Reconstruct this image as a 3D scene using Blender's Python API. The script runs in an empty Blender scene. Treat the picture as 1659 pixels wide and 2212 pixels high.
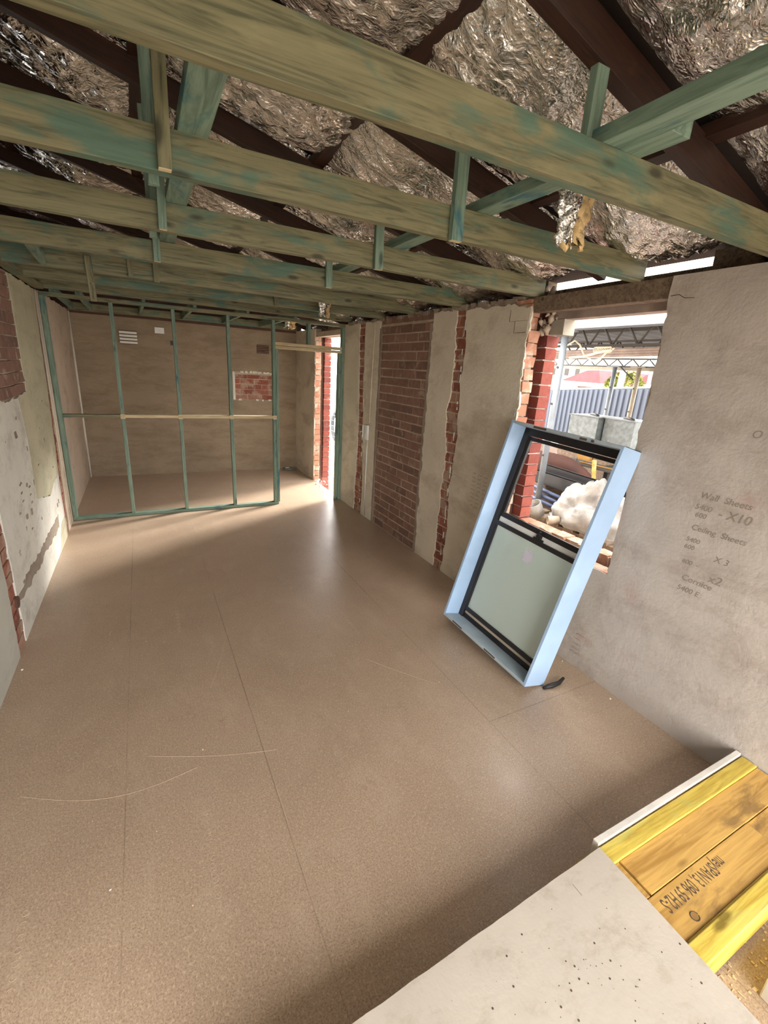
import bpy, bmesh, math, random
from mathutils import Vector, Matrix, noise
from mathutils.geometry import tessellate_polygon

random.seed(7)
scene = bpy.context.scene
COL = scene.collection

# ------------------------------------------------------------------ camera
cam_d = bpy.data.cameras.new('camera'); cam = bpy.data.objects.new('camera', cam_d); COL.objects.link(cam)
R = Vector((0.88655606, -0.45882056, 0.05917811)); U = Vector((0.08821829, 0.29324233, 0.95195928)); F = Vector((0.45413202, 0.83874467, -0.30045213))
m = Matrix.Identity(4)
for i in range(3):
    m[i][0] = R[i]; m[i][1] = U[i]; m[i][2] = -F[i]
m.translation = Vector((0.82297, 0.0, 1.85488))
cam.matrix_world = m
cam_d.sensor_fit = 'HORIZONTAL'; cam_d.sensor_width = 36; cam_d.lens = 971.868 / 1659 * 36
cam_d.clip_start = 0.02; cam_d.clip_end = 300
scene.camera = cam
# ------------------------------------------------------------------ world, light, exposure
scene.view_settings.view_transform = 'Standard'; scene.view_settings.look = 'None'
scene.view_settings.gamma = 1; scene.view_settings.use_curve_mapping = False
scene.view_settings.exposure = 2.42
w = bpy.data.worlds.new('world'); scene.world = w; w.use_nodes = True
bg = w.node_tree.nodes['Background']; bg.inputs[0].default_value = (1.0, 0.975, 0.94, 1); bg.inputs[1].default_value = 2.2
scene.cycles.max_bounces = 12; scene.cycles.diffuse_bounces = 8; scene.cycles.glossy_bounces = 6; scene.cycles.transmission_bounces = 8
scene.cycles.use_denoising = True
scene.cycles.sample_clamp_indirect = 6.0

sun_d = bpy.data.lights.new('hazy_sun', 'SUN'); sun_d.energy = 2.4; sun_d.angle = math.radians(16); sun_d.color = (1.0, .96, .90)
sun = bpy.data.objects.new('hazy_sun', sun_d); COL.objects.link(sun); sun.location = (12, 12, 9)
sun.rotation_euler = Vector((-.80, -.36, -.42)).to_track_quat('-Z', 'Y').to_euler()


def portal(loc, rot, sx, sy):            # daylight openings: portals only guide the sky's light, they emit nothing themselves
    l = bpy.data.lights.new('daylight_portal', 'AREA'); l.shape = 'RECTANGLE'; l.size = sx; l.size_y = sy
    l.cycles.is_portal = True
    o = bpy.data.objects.new('daylight_portal', l); o.location = loc; o.rotation_euler = rot; COL.objects.link(o)


XL_ = -2.6
W, H, D, S = 3.283, 2.40, 8.13, 5.93
YB = -1.35                                 # wall behind the camera
portal((W + 0.30, 2.08, 1.62), (0, math.radians(90), 0), 1.75, 0.95)
portal((W + 0.30, 6.57, 1.13), (0, math.radians(90), 0), 2.3, 1.1)
portal((1.69, YB - 0.12, 1.08), (math.radians(90), 0, 0), 3.2, 2.16)

# ------------------------------------------------------------------ helpers


def tag(o, label=None, cat=None, group=None, kind=None):
    if label: o['label'] = label
    if cat: o['category'] = cat
    if group: o['group'] = group
    if kind: o['kind'] = kind
    return o


def empty(name, loc=(0, 0, 0), label=None, cat=None, group=None, mat=None):
    o = bpy.data.objects.new(name, None); COL.objects.link(o); o.empty_display_size = .1
    o.location = loc
    if mat is not None: o.matrix_world = mat
    return tag(o, label, cat, group)


class MB:
    def __init__(self): self.bm = bmesh.new(); self.mi = 0
    def _m(self, faces):
        for f in faces: f.material_index = self.mi
    def box(self, x0, x1, y0, y1, z0, z1, j=0.0):
        v = []
        for x in (x0, x1):
            for y in (y0, y1):
                for z in (z0, z1):
                    v.append(self.bm.verts.new((x + random.uniform(-j, j), y + random.uniform(-j, j), z + random.uniform(-j, j))))
        q = [(0, 1, 3, 2), (4, 6, 7, 5), (0, 4, 5, 1), (2, 3, 7, 6), (0, 2, 6, 4), (1, 5, 7, 3)]
        self._m([self.bm.faces.new([v[i] for i in f]) for f in q]); return self
    def prism(self, pts, off):            # pts: 3D polygon, extruded by off
        off = Vector(off)
        a = [self.bm.verts.new(p) for p in pts]; b = [self.bm.verts.new(Vector(p) + off) for p in pts]
        n = len(a); fs = [self.bm.faces.new(a[::-1]), self.bm.faces.new(b)]
        for i in range(n): fs.append(self.bm.faces.new([a[i], a[(i + 1) % n], b[(i + 1) % n], b[i]]))
        self._m(fs)
        if n > 4:
            tri = tessellate_polygon([[Vector(p) for p in pts]])
            bmesh.ops.delete(self.bm, geom=fs[:2], context='FACES_ONLY'); g = []
            for q in tri:
                for ring in (a, b):
                    try: g.append(self.bm.faces.new([ring[i] for i in q]))
                    except ValueError: pass
            self._m(g)
        return self
    def tube(self, pts, r, n=10, cap=True):
        pts = [Vector(p) for p in pts]; rings = []
        for i, p in enumerate(pts):
            d = (pts[min(i + 1, len(pts) - 1)] - pts[max(i - 1, 0)]).normalized()
            a = d.cross(Vector((0, 0, 1)));
            if a.length < .05: a = d.cross(Vector((0, 1, 0)))
            a.normalize(); b = d.cross(a); rr = r[i] if isinstance(r, (list, tuple)) else r
            rings.append([self.bm.verts.new(p + (a * math.cos(k * 2 * math.pi / n) + b * math.sin(k * 2 * math.pi / n)) * rr) for k in range(n)])
        fs = []
        for A, B in zip(rings, rings[1:]):
            for k in range(n): fs.append(self.bm.faces.new([A[k], A[(k + 1) % n], B[(k + 1) % n], B[k]]))
        for f in fs: f.smooth = True
        if cap: fs += [self.bm.faces.new(rings[0][::-1]), self.bm.faces.new(rings[-1])]
        self._m(fs); return self
    def build(self, name, mats, parent=None, bevel=0.0, loc=None, smooth=False):
        bmesh.ops.recalc_face_normals(self.bm, faces=self.bm.faces)
        me = bpy.data.meshes.new(name); self.bm.to_mesh(me); self.bm.free()
        for mt in (mats if isinstance(mats, (list, tuple)) else [mats]): me.materials.append(mt)
        o = bpy.data.objects.new(name, me); COL.objects.link(o)
        if loc: o.location = loc
        if parent: o.parent = parent
        if smooth:
            for p in me.polygons: p.use_smooth = True
        if bevel:
            b = o.modifiers.new('bevel', 'BEVEL'); b.width = bevel; b.segments = 2; b.limit_method = 'ANGLE'
        return o


def beam(name, p0, p1, w_, h_, mat, parent=None, bevel=0.002, up=(0, 0, 1), tags=None):
    """timber along local x from p0 to p1 (centre line), w_ across, h_ deep"""
    p0, p1 = Vector(p0), Vector(p1); L = (p1 - p0).length; x = (p1 - p0).normalized(); u = Vector(up)
    y = u.cross(x).normalized(); z = x.cross(y)
    b = MB(); n = max(2, int(L / .25))
    # a slightly wandering sawn timber
    ring = []
    for i in range(n + 1):
        t = i / n * L; dy = random.uniform(-.0012, .0012); dz = random.uniform(-.0015, .0015)
        ring.append([b.bm.verts.new((t, sy * w_ / 2 + dy, sz * h_ / 2 + dz)) for sy, sz in ((-1, -1), (1, -1), (1, 1), (-1, 1))])
    for A, B in zip(ring, ring[1:]):
        for k in range(4): b.bm.faces.new([A[k], A[(k + 1) % 4], B[(k + 1) % 4], B[k]])
    b.bm.faces.new(ring[0][::-1]); b.bm.faces.new(ring[-1])
    o = b.build(name, mat, bevel=bevel)
    M = Matrix.Identity(4)
    for i in range(3): M[i][0] = x[i]; M[i][1] = y[i]; M[i][2] = z[i]
    M.translation = p0
    if parent: o.parent = parent; o.matrix_basis = parent.matrix_basis.inverted() @ M
    else: o.matrix_basis = M
    if tags: tag(o, *tags)
    return o


# ------------------------------------------------------------------ materials
class NT:
    def __init__(self, name):
        self.m = bpy.data.materials.new(name); self.m.use_nodes = True; self.t = self.m.node_tree; self.n = self.t.nodes
        self.b = self.n['Principled BSDF']
    def new(self, t, **k):
        x = self.n.new(t)
        for a, v in k.items(): setattr(x, a, v)
        return x
    def link(self, a, b): self.t.links.new(a, b)
    def coords(self, kind='Object', scale=(1, 1, 1), rnd=False):
        tc = self.new('ShaderNodeTexCoord'); out = tc.outputs[kind]
        if rnd:
            oi = self.new('ShaderNodeObjectInfo'); mu = self.new('ShaderNodeMath', operation='MULTIPLY'); mu.inputs[1].default_value = 37.0
            self.link(oi.outputs['Random'], mu.inputs[0])
            ad = self.new('ShaderNodeVectorMath', operation='ADD'); self.link(out, ad.inputs[0]); self.link(mu.outputs[0], ad.inputs[1]); out = ad.outputs[0]
        mp = self.new('ShaderNodeMapping'); mp.inputs['Scale'].default_value = scale; self.link(out, mp.inputs[0]); return mp.outputs[0]
    def noise(self, v, scale, detail=4, rough=.55, dist=0.0):
        x = self.new('ShaderNodeTexNoise'); x.inputs['Scale'].default_value = scale; x.inputs['Detail'].default_value = detail
        x.inputs['Roughness'].default_value = rough; x.inputs['Distortion'].default_value = dist; self.link(v, x.inputs['Vector']); return x.outputs['Fac']
    def vor(self, v, scale, feature='F1', out='Distance', rnd=1.0):
        x = self.new('ShaderNodeTexVoronoi', feature=feature); x.inputs['Scale'].default_value = scale; x.inputs['Randomness'].default_value = rnd
        self.link(v, x.inputs['Vector']); return x.outputs[out]
    def ramp(self, fac, stops, interp='LINEAR'):
        x = self.new('ShaderNodeValToRGB'); e = x.color_ramp.elements; x.color_ramp.interpolation = interp
        while len(e) < len(stops): e.new(.5)
        for el, (p, c) in zip(e, stops):
            el.position = p; el.color = (c[0], c[1], c[2], 1) if not isinstance(c, (int, float)) else (c, c, c, 1)
        self.link(fac, x.inputs[0]); return x.outputs[0]
    def mix(self, fac, a, b, mode='MIX'):
        x = self.new('ShaderNodeMix', data_type='RGBA', blend_type=mode)
        for s, v in ((x.inputs[0], fac), (x.inputs[6], a), (x.inputs[7], b)):
            if hasattr(v, 'links'): self.link(v, s)
            elif isinstance(v, (int, float)) : s.default_value = v
            else: s.default_value = (v[0], v[1], v[2], 1)
        return x.outputs[2]
    def math(self, op, a, b=0.5):
        x = self.new('ShaderNodeMath', operation=op)
        for s, v in ((x.inputs[0], a), (x.inputs[1], b)):
            if hasattr(v, 'links'): self.link(v, s)
            else: s.default_value = v
        return x.outputs[0]
    def bump(self, h, strength=.3, dist=.01, normal=None):
        x = self.new('ShaderNodeBump'); x.inputs['Strength'].default_value = strength; x.inputs['Distance'].default_value = dist
        self.link(h, x.inputs['Height'])
        if normal is not None: self.link(normal, x.inputs['Normal'])
        self.link(x.outputs[0], self.b.inputs['Normal']); return x.outputs[0]
    def set(self, color=None, rough=None, metal=None, **k):
        for nm, v in (('Base Color', color), ('Roughness', rough), ('Metallic', metal), *[(a.replace('_', ' '), q) for a, q in k.items()]):
            if v is None: continue
            s = self.b.inputs[nm]
            if hasattr(v, 'links'): self.link(v, s)
            elif isinstance(v, (int, float)): s.default_value = v
            else: s.default_value = (v[0], v[1], v[2], 1)
        return self.m


def plain(name, c, rough=.6, metal=0.0, var=.12, sc=6.0, bump=.0):
    t = NT(name); v = t.coords('Object', rnd=True); n = t.noise(v, sc, 5)
    d = tuple(x * (1 - var) for x in c); l = tuple(min(1, x * (1 + var)) for x in c)
    t.set(t.ramp(n, [(.3, d), (.7, l)]), rough, metal)
    if bump: t.bump(t.noise(v, sc * 8, 4), bump, .004)
    return t.m


def timber(name, base, dark, stain=None, stain_amt=.55, knots=True, rough=.62, gs=1.0, rnd=True):
    t = NT(name); v = t.coords('Object', (1.2 * gs, 16 * gs, 16 * gs), rnd)
    g = t.noise(v, 2.2, 6, .62, 1.2)
    gf = t.noise(t.coords('Object', (2.5 * gs, 90 * gs, 90 * gs), rnd), 1.6, 3, .6, .5)
    col = t.ramp(t.math('ADD', t.math('MULTIPLY', g, .75), t.math('MULTIPLY', gf, .25)), [(.38, dark), (.52, base), (.66, tuple(min(1, c * 1.22) for c in base))])
    v2 = t.coords('Object', (1.6, 5, 5), rnd)
    if stain:
        s = t.ramp(t.noise(v2, 1.7, 5, .6, .4), [(stain_amt, 0.0), (stain_amt + .10, 1.0)])
        col = t.mix(s, col, t.ramp(g, [(.3, tuple(c * .6 for c in stain)), (.7, stain)]))
    pale = t.ramp(t.noise(v2, 3.3, 4, .6, .2), [(.60, 0.0), (.72, .45)])
    col = t.mix(pale, col, tuple(min(1, c * 1.5) for c in base))
    if knots:
        k = t.vor(t.coords('Object', (3.2, 9, 9), rnd), 1.0)
        col = t.mix(t.ramp(k, [(.07, .85), (.16, 0.0)]), col, tuple(c * .35 for c in dark))
    t.set(col, rough); t.bump(g, .25, .004); return t.m


M = {}
M['green'] = timber('treated_pine', (.195, .18, .098), (.085, .085, .045), (.11, .19, .135), .53)
M['teal'] = timber('treated_pine_teal', (.185, .265, .20), (.105, .165, .125), (.05, .17, .20), .58)
M['cut'] = timber('pale_pine', (.62, .50, .30), (.44, .33, .18), None, knots=False)
M['rafter'] = timber('old_hardwood', (.034, .0105, .004), (.012, .004, .002), (.11, .034, .009), .64, knots=False, rough=.55)
M['oldbrown'] = timber('old_lintel_timber', (.20, .14, .095), (.10, .07, .05), None, rough=.8)
M['yellow'] = timber('yellow_pine', (.66, .50, .09), (.46, .31, .04), (.70, .60, .15), .52, knots=True, rough=.5)
M['ply'] = timber('orange_veneer', (.60, .36, .10), (.42, .225, .05), (.38, .22, .07), .56, knots=True, rough=.5, gs=.7)


def mk_plaster(name, c, dirt=(.30, .22, .14), amt=.56, streak=(1, 1.0, 2.2), rough=.85, coord='Object', red=False, bumpk=.35):
    t = NT(name); v = t.coords(coord); n = t.noise(v, 1.6, 6, .6)
    col = t.ramp(n, [(.3, tuple(x * .86 for x in c)), (.7, tuple(min(1, x * 1.08) for x in c))])
    d = t.ramp(t.noise(t.coords(coord, streak), 2.1, 8, .74, .25), [(amt - .06, 0.0), (amt + .20, .8)])
    col = t.mix(d, col, dirt)
    sp = t.ramp(t.vor(v, 26), [(.02, 1.0), (.06, 0.0)])
    msk = t.ramp(t.noise(v, 3.0, 2), [(.52, 0.0), (.6, 1.0)])
    col = t.mix(t.math('MULTIPLY', sp, msk), col, tuple(x * .45 for x in dirt))
    if red:
        r = t.ramp(t.noise(v, 2.4, 6, .7, .5), [(.60, 0.0), (.72, .45)]); col = t.mix(r, col, (.42, .22, .19))
    t.set(col, rough)
    h = t.math('ADD', t.noise(v, 5, 6, .6, .3), t.math('MULTIPLY', t.noise(v, 60, 3), .15))
    t.bump(h, bumpk, .03); return t.m


M['plaster'] = mk_plaster('lime_render', (.68, .605, .49), streak=(1, .8, 1.4))
M['plaster_back'] = mk_plaster('lime_render_back_shaded', (.31, .235, .16), (.17, .12, .07), .50, streak=(.8, 1, 2.6))  # same render as the right wall, dimmer far-room light put into the colour
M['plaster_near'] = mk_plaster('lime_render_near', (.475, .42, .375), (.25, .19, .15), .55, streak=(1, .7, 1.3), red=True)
M['white_paint'] = mk_plaster('flaking_white_paint', (.72, .70, .63), (.30, .28, .24), .55, streak=(1, 1.6, 2.2), rough=.6, bumpk=.2)
M['yellow_paint'] = mk_plaster('olive_yellow_render', (.52, .49, .35), (.28, .25, .17), .54)
M['grey_render'] = mk_plaster('grey_green_render', (.47, .46, .40), (.33, .31, .26), .6, bumpk=.12)
M['cement'] = mk_plaster('cement_render', (.33, .27, .215), (.16, .11, .08), .5)
M['white_edge'] = plain('broken_plaster_edge', (.68, .64, .57), .9)
M['pinkbeige'] = mk_plaster('pink_beige_render', (.50, .40, .305), (.25, .18, .13), .56)


def mk_brick(name, stops, smudge=(.45, .36, .28), amt=.60):
    t = NT(name); g = t.new('ShaderNodeNewGeometry'); v = t.coords('Object')
    col = t.ramp(g.outputs['Random Per Island'], stops)
    n = t.noise(v, 22, 5, .65); col = t.mix(t.ramp(n, [(.35, .0), (.75, .5)]), col, tuple(c * .45 for c in stops[0][1]))
    col = t.mix(t.ramp(t.noise(v, 7, 5, .65), [(amt, 0.0), (amt + .1, .75)]), col, smudge)
    t.set(col, .85); t.bump(t.noise(v, 45, 5, .65), .5, .006); return t.m


M['brick'] = mk_brick('red_brick', [(0, (.30, .085, .05)), (.3, (.36, .13, .08)), (.6, (.22, .06, .04)), (1, (.42, .24, .17))], (.42, .31, .23), .50)
M['brick_red'] = mk_brick('face_brick', [(0, (.24, .050, .033)), (.5, (.30, .075, .05)), (1, (.19, .04, .03))], (.36, .25, .19), .60)
M['brick_end'] = mk_brick('broken_brick', [(0, (.52, .23, .14)), (.4, (.42, .17, .10)), (.8, (.55, .30, .20)), (1, (.45, .2, .12))], (.55, .46, .36), .52)
M['brick_dull'] = mk_brick('dull_brick', [(0, (.235, .125, .09)), (.5, (.30, .165, .12)), (1, (.185, .10, .078))], (.42, .32, .25), .57)
M['mortar'] = mk_plaster('mortar', (.54, .44, .34), (.26, .19, .14), .5)
M['mortar_white'] = plain('pale_mortar', (.66, .58, .50), .9, bump=.3)
M['cavity'] = plain('cavity_shade', (.10, .05, .035), .95)  # dark brown carries the shade of recesses in its colour


def mk_floor():
    t = NT('particleboard'); v = t.coords('Object')
    n1 = t.noise(v, 1.5, 7, .7, .3); base = t.ramp(n1, [(.3, (.43, .315, .23)), (.55, (.495, .37, .27)), (.75, (.50, .355, .275))])
    fl = t.noise(t.coords('Object', (1, 1, 1)), 170, 4, .85); base = t.mix(t.ramp(fl, [(.40, .75), (.52, 0.0)]), base, (.22, .14, .09))
    fl2 = t.noise(t.coords('Object', (1.3, .8, 1)), 95, 2, .7); base = t.mix(t.ramp(fl2, [(.56, 0.0), (.66, .7)]), base, (.62, .47, .33))
    # dusty scuffs
    sc = t.ramp(t.noise(t.coords('Object', (2.0, .9, 1)), 2.6, 9, .75, .3), [(.52, 0.0), (.80, .5)]); base = t.mix(sc, base, (.60, .48, .36))
    dk = t.ramp(t.noise(v, 3.6, 7, .75, .6), [(.62, 0.0), (.74, .45)]); base = t.mix(dk, base, (.22, .15, .10))
    # sheet seams (sheets 0.6 m wide running down the room)
    sx = t.new('ShaderNodeSeparateXYZ'); t.link(v, sx.inputs[0]); x, y = sx.outputs[0], sx.outputs[1]
    def line(c, pos, wd): return t.math('LESS_THAN', t.math('ABSOLUTE', t.math('SUBTRACT', c, pos)), wd)
    s = None
    for p in (.604, 1.207, 2.40):
        l = line(x, p, .0018); s = l if s is None else t.math('MAXIMUM', s, l)
    for p, a, b in ((5.4, .6, 2.4), (1.51, 2.4, 3.3), (6.8, -.1, 1.2), (7.2, 1.2, 2.4), (5.93, 2.36, 3.3)):
        l = t.math('MULTIPLY', line(y, p, .0018), line(x, (a + b) / 2, (b - a) / 2)); s = t.math('MAXIMUM', s, l)
    wob = t.ramp(t.noise(v, 1.3, 3), [(.42, .12), (.6, .75)])
    base = t.mix(t.math('MULTIPLY', s, wob), base, (.10, .07, .05))
    t.set(base, t.ramp(t.noise(v, 4, 6, .7), [(.3, .27), (.7, .40)]), Specular_IOR_Level=.5)
    h = t.math('ADD', t.math('MULTIPLY', t.noise(t.coords('Object', (1, 9, 1)), 9, 4, .6), .5), t.math('MULTIPLY', fl, .12))
    t.bump(h, .10, .006); return t.m


M['floor'] = mk_floor()


def mk_foil():
    t = NT('foil_facing'); v = t.coords('Object')
    wv = t.new('ShaderNodeVectorMath', operation='ADD'); nz = t.new('ShaderNodeTexNoise'); nz.inputs['Scale'].default_value = 6; nz.inputs['Detail'].default_value = 4
    t.link(v, nz.inputs['Vector']); sc = t.new('ShaderNodeVectorMath', operation='SCALE'); sc.inputs['Scale'].default_value = .10
    t.link(nz.outputs['Color'], sc.inputs[0]); t.link(v, wv.inputs[0]); t.link(sc.outputs[0], wv.inputs[1]); dv = wv.outputs[0]
    mp = t.new('ShaderNodeMapping'); mp.inputs['Scale'].default_value = (1.0, 2.2, 1.4); t.link(dv, mp.inputs[0]); dv = mp.outputs[0]
    h1 = t.vor(dv, 9); h2 = t.vor(dv, 24); h3 = t.noise(dv, 16, 5, .62, .6)
    amp = t.ramp(t.noise(v, 3.0, 3), [(.35, .25), (.65, 1.0)])
    h = t.math('ADD', t.math('MULTIPLY', h1, 1.0), t.math('ADD', t.math('MULTIPLY', h2, .45), t.math('MULTIPLY', h3, .5)))
    h = t.math('MULTIPLY', h, amp)
    h = t.math('ADD', h, t.math('MULTIPLY', t.vor(dv, 62), .16))
    col = t.ramp(t.noise(v, 2.0, 4), [(.3, (.76, .73, .69)), (.7, (.92, .90, .87))])
    t.set(col, t.ramp(t.noise(v, 5, 3), [(.3, .05), (.7, .17)]), .98); t.bump(h, 1.0, .018); return t.m


M['foil'] = mk_foil()
M['wool'] = plain('yellow_glass_wool', (.72, .52, .26), .95, var=.3, sc=25, bump=.8)
M['roof'] = plain('dark_roof_underside', (.05, .035, .03), .9)
M['darkbrick'] = plain('roof_space_brick', (.09, .05, .04), .95)
M['blue'] = plain('pale_blue_primer', (.37, .52, .73), .55, var=.10, sc=3.0, bump=.08)
M['blue_edge'] = plain('pale_blue_primed_edge', (.42, .50, .56), .6, var=.15)
M['alu'] = plain('black_aluminium', (.018, .016, .017), .42, var=.3)
M['white'] = plain('white_plastic', (.80, .80, .78), .45)
M['strip'] = plain('pale_vinyl_strip', (.74, .73, .68), .5, var=.06)
M['sticker'] = plain('torn_pale_paper', (.70, .66, .78), .8, var=.05)
M['black'] = plain('black_rubber', (.015, .014, .014), .5)
M['galv'] = plain('galvanised_steel', (.17, .19, .19), .5, .3, var=.3, sc=18)
M['post'] = plain('weathered_steel_paint', (.17, .19, .21), .5, .1, var=.15)
M['postrust'] = plain('rusty_beige_steel', (.30, .25, .18), .6, .1, var=.25)
M['fence'] = plain('grey_fence_steel', (.062, .072, .098), .5, .15, var=.05, sc=2)
M['truss'] = plain('grey_brown_steel', (.045, .038, .032), .7, .1)
M['roofsheet'] = plain('grey_roof_sheet', (.15, .155, .16), .6, .1)
M['rustbeam'] = plain('rusty_white_beam', (.36, .28, .24), .7, .1, var=.3)
M['brownsheet'] = plain('red_brown_sheet', (.06, .016, .008), .75, var=.35, sc=3)
M['gutter'] = plain('black_gutter', (.022, .022, .024), .35)
M['bluepipe'] = plain('slate_blue_pipe', (.045, .065, .13), .4)
M['bag'] = plain('white_plastic_bag', (.24, .225, .205), .45, var=.4, sc=7, bump=.6)
M['pvc'] = plain('cream_pvc', (.40, .33, .25), .45)
M['concrete'] = plain('dusty_concrete', (.22, .17, .14), .9, var=.3, sc=4, bump=.3)
M['ground'] = plain('gravel_ground', (.30, .27, .23), .95, var=.3, sc=5, bump=.6)
M['redroof'] = plain('red_tile_roof', (.17, .035, .04), .7, var=.2, sc=3)
M['cream'] = plain('cream_wall', (.36, .32, .26), .8)
M['leaf'] = plain('yellow_green_leaves', (.13, .14, .02), .7, var=.5, sc=4)
M['bark'] = plain('grey_bark', (.25, .20, .17), .9)
M['worklight'] = plain('yellow_enamel', (.30, .16, .035), .4)
M['glassdark'] = plain('dark_lamp_glass', (.08, .09, .10), .2)
M['rope'] = plain('cream_cable', (.70, .60, .45), .6)
M['board'] = mk_plaster('pale_sheet_board', (.53, .47, .40), (.30, .235, .17), .58, streak=(3.0, 4.5, 1), rough=.7, bumpk=.10)
M['boardedge'] = plain('sheet_edge', (.70, .66, .60), .85, bump=.4)
M['ink'] = plain('printed_ink', (.10, .07, .05), .7, var=.1)
M['pencil'] = plain('pencil_mark', (.25, .21, .17), .8, var=.1)
M['chip'] = plain('wood_shaving', (.78, .60, .38), .8)
M['debris'] = plain('plaster_crumb', (.80, .77, .72), .9)
t = NT('clear_glass'); t.set((1, 1, 1), 0.0, Transmission_Weight=1.0, IOR=1.02); M['glass'] = t.m
t = NT('obscure_glass'); v_ = t.coords('Object'); t.set((.80, .90, .86), .50, Transmission_Weight=.55, IOR=1.2, Specular_IOR_Level=.7); t.bump(t.noise(v_, 160, 2), .15, .002); M['frost'] = t.m

# ------------------------------------------------------------------ room shell


def rag(pts, amp=.008, step=.035, fixed=()):
    """subdivide a (y,z) outline and roughen the edges not in fixed"""
    out = []; n = len(pts)
    for i in range(n):
        a, b = pts[i], pts[(i + 1) % n]; out.append(a)
        if i in fixed: continue
        L = math.hypot(b[0] - a[0], b[1] - a[1]); k = max(1, int(L / step))
        nx, ny = -(b[1] - a[1]) / L, (b[0] - a[0]) / L; last = 0
        for j in range(1, k):
            last = last * .55 + random.uniform(-amp, amp); t_ = j / k + random.uniform(-.3, .3) / k
            out.append((a[0] + (b[0] - a[0]) * t_ + nx * last, a[1] + (b[1] - a[1]) * t_ + ny * last))
    return out


def slab_x(name, x0, dx, pts, mat, parent, fixed=(), amp=.008):
    b = MB(); b.prism([(x0, y, z) for y, z in rag(pts, amp, fixed=fixed)], (dx, 0, 0)); return b.build(name, mat, parent)


def bricks(b, x0, x1, y0, y1, z0, z1, bl=.23, bh=.076, mj=.010, jit=.0035, axis='y', proud=.003, half=None):
    """running-bond bricks as boxes, clipped to the rectangle"""
    r = 0; z = z0; row0 = int(z0 / (bh + mj))
    while z < z1 - .01:
        zt = min(z + bh, z1); off = (bl + mj) / 2 if r % 2 else 0.0; y = y0 - off
        while y < y1 - .012:
            a, c = max(y, y0), min(y + bl, y1)
            if c - a > .02:
                p = random.uniform(0, proud)
                if axis == 'y': b.box(x0 - p, x1, a, c, z, zt, jit)
                else: b.box(a, c, x0 - p, x1, z, zt, jit)
            y += bl + mj
        z += bh + mj; r += 1


floor = MB().box(-.02, W + .02, YB - .1, D + .02, -.05, 0).build('floor', M['floor']); tag(floor, kind='structure')

# --- right wall
wr = MB()
for (y0, y1, z0, z1) in ((YB - .1, 1.60, -.05, H), (1.60, 2.582, -.05, .725), (2.605, 6.02, -.05, H - .01), (7.15, D + .1, -.05, H), (6.02, 7.13, 2.28, H - .05)):
    wr.box(W + .017, W + .108, y0, y1, z0, z1)
wall_right = tag(wr.build('wall_right', M['mortar']), kind='structure')
ob = MB()
for (y0, y1, z0, z1) in ((YB - .1, 1.615, -.3, 2.36), (1.615, 2.515, -.3, .765), (2.555, 6.02, -.3, 2.36), (7.14, D + .1, -.3, 2.36), (6.02, 7.13, 2.28, 2.36)):
    ob.box(W + .165, W + .262, y0, y1, z0, z1)
outer_core = tag(ob.build('trim_1', M['mortar_white']), kind='structure')
b = MB()
bricks(b, W + .160, W + .268, 2.535, 3.0, -.24, 2.33, jit=.003)            # outer leaf, jamb beside the window
bricks(b, W + .160, W + .268, 7.12, 7.55, -.2, 2.28, jit=.003)
bricks(b, W + .160, W + .268, 1.2, 1.61, -.24, 2.33, jit=.003)
b.build('brickwork', M['brick_red'], outer_core)
b = MB(); bricks(b, W + .158, W + .268, 1.60, 2.52, .70, .775, bl=.11, jit=.006); b.build('brickwork', M['brick_end'], outer_core)
b = MB()
# inner leaf brick faces shown in the chases and the unplastered panel
bricks(b, W + .013, W + .06, 5.18, 5.50, 0.0, 2.385, bl=.11, mj=.014)
bricks(b, W + .013, W + .06, 3.24, 3.50, 0.0, 2.385, bl=.11, mj=.014)
b.build('brickwork', M['brick'], wall_right)
MB().box(W + .0105, W + .03, 3.84, 4.88, 0, 2.39).build('mortar_bed', M['mortar'], wall_right)
b = MB(); bricks(b, W + .007, W + .06, 3.84, 4.87, 0.01, 2.33, jit=.003, mj=.013, proud=.001); bricks(b, W + .004, W + .06, 3.80, 4.90, 2.335, 2.40, bl=.11, jit=.006)
b.build('brickwork', M['brick_dull'], wall_right)
b = MB()                                                              # ragged broken ends at the window jamb, bed by bed
z = .73; r = 0
while z < 2.38:
    e = random.uniform(-.012, .016) + (0.0 if r % 2 else -.006)
    b.box(W + .008, W + .104 + random.uniform(-.014, .006), 2.576 + e, 2.74, z, min(z + .076, 2.385), .005)
    z += .086; r += 1
z = 0.0; r = 0
while z < 2.30:
    e = random.uniform(-.010, .012)
    b.box(W + .006, W + .104 + random.uniform(-.012, .006), 7.125 + e, 7.3, z, min(z + .076, 2.30), .004)
    z += .086; r += 1
bricks(b, W + .010, W + .11, 1.59, 2.58, .655, .728, bl=.11, jit=.007)
b.build('brickwork', M['brick_end'], wall_right)
cav = MB(); cav.box(W + .112, W + .156, 2.62, 2.66, .2, 2.34); cav.box(W + .112, W + .156, 7.17, 7.2, -.05, 2.34); cav.box(W + .10, W + .17, 1.6, 2.6, .40, .45)
cav.build('cavity_shade_strips', M['cavity'], wall_right)  # dark strips stand in for shade inside the open cavity
T = .017
slab_x('plaster', W, T, [(5.45, 0), (6.02, 0), (6.02, 2.385), (5.47, 2.385), (5.40, 1.1)], M['plaster'], wall_right, (0, 1))
slab_x('plaster', W, T, [(4.90, 0), (5.215, .0), (5.19, .4), (5.25, 1.1), (5.30, 1.7), (5.29, 2.385), (4.91, 2.385)], M['plaster'], wall_right, (0,))
slab_x('plaster', W + .002, T, [(4.84, 0), (4.90, 0), (4.91, 2.30), (4.85, 2.30)], M['cement'], wall_right, (0,), .004)
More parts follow.
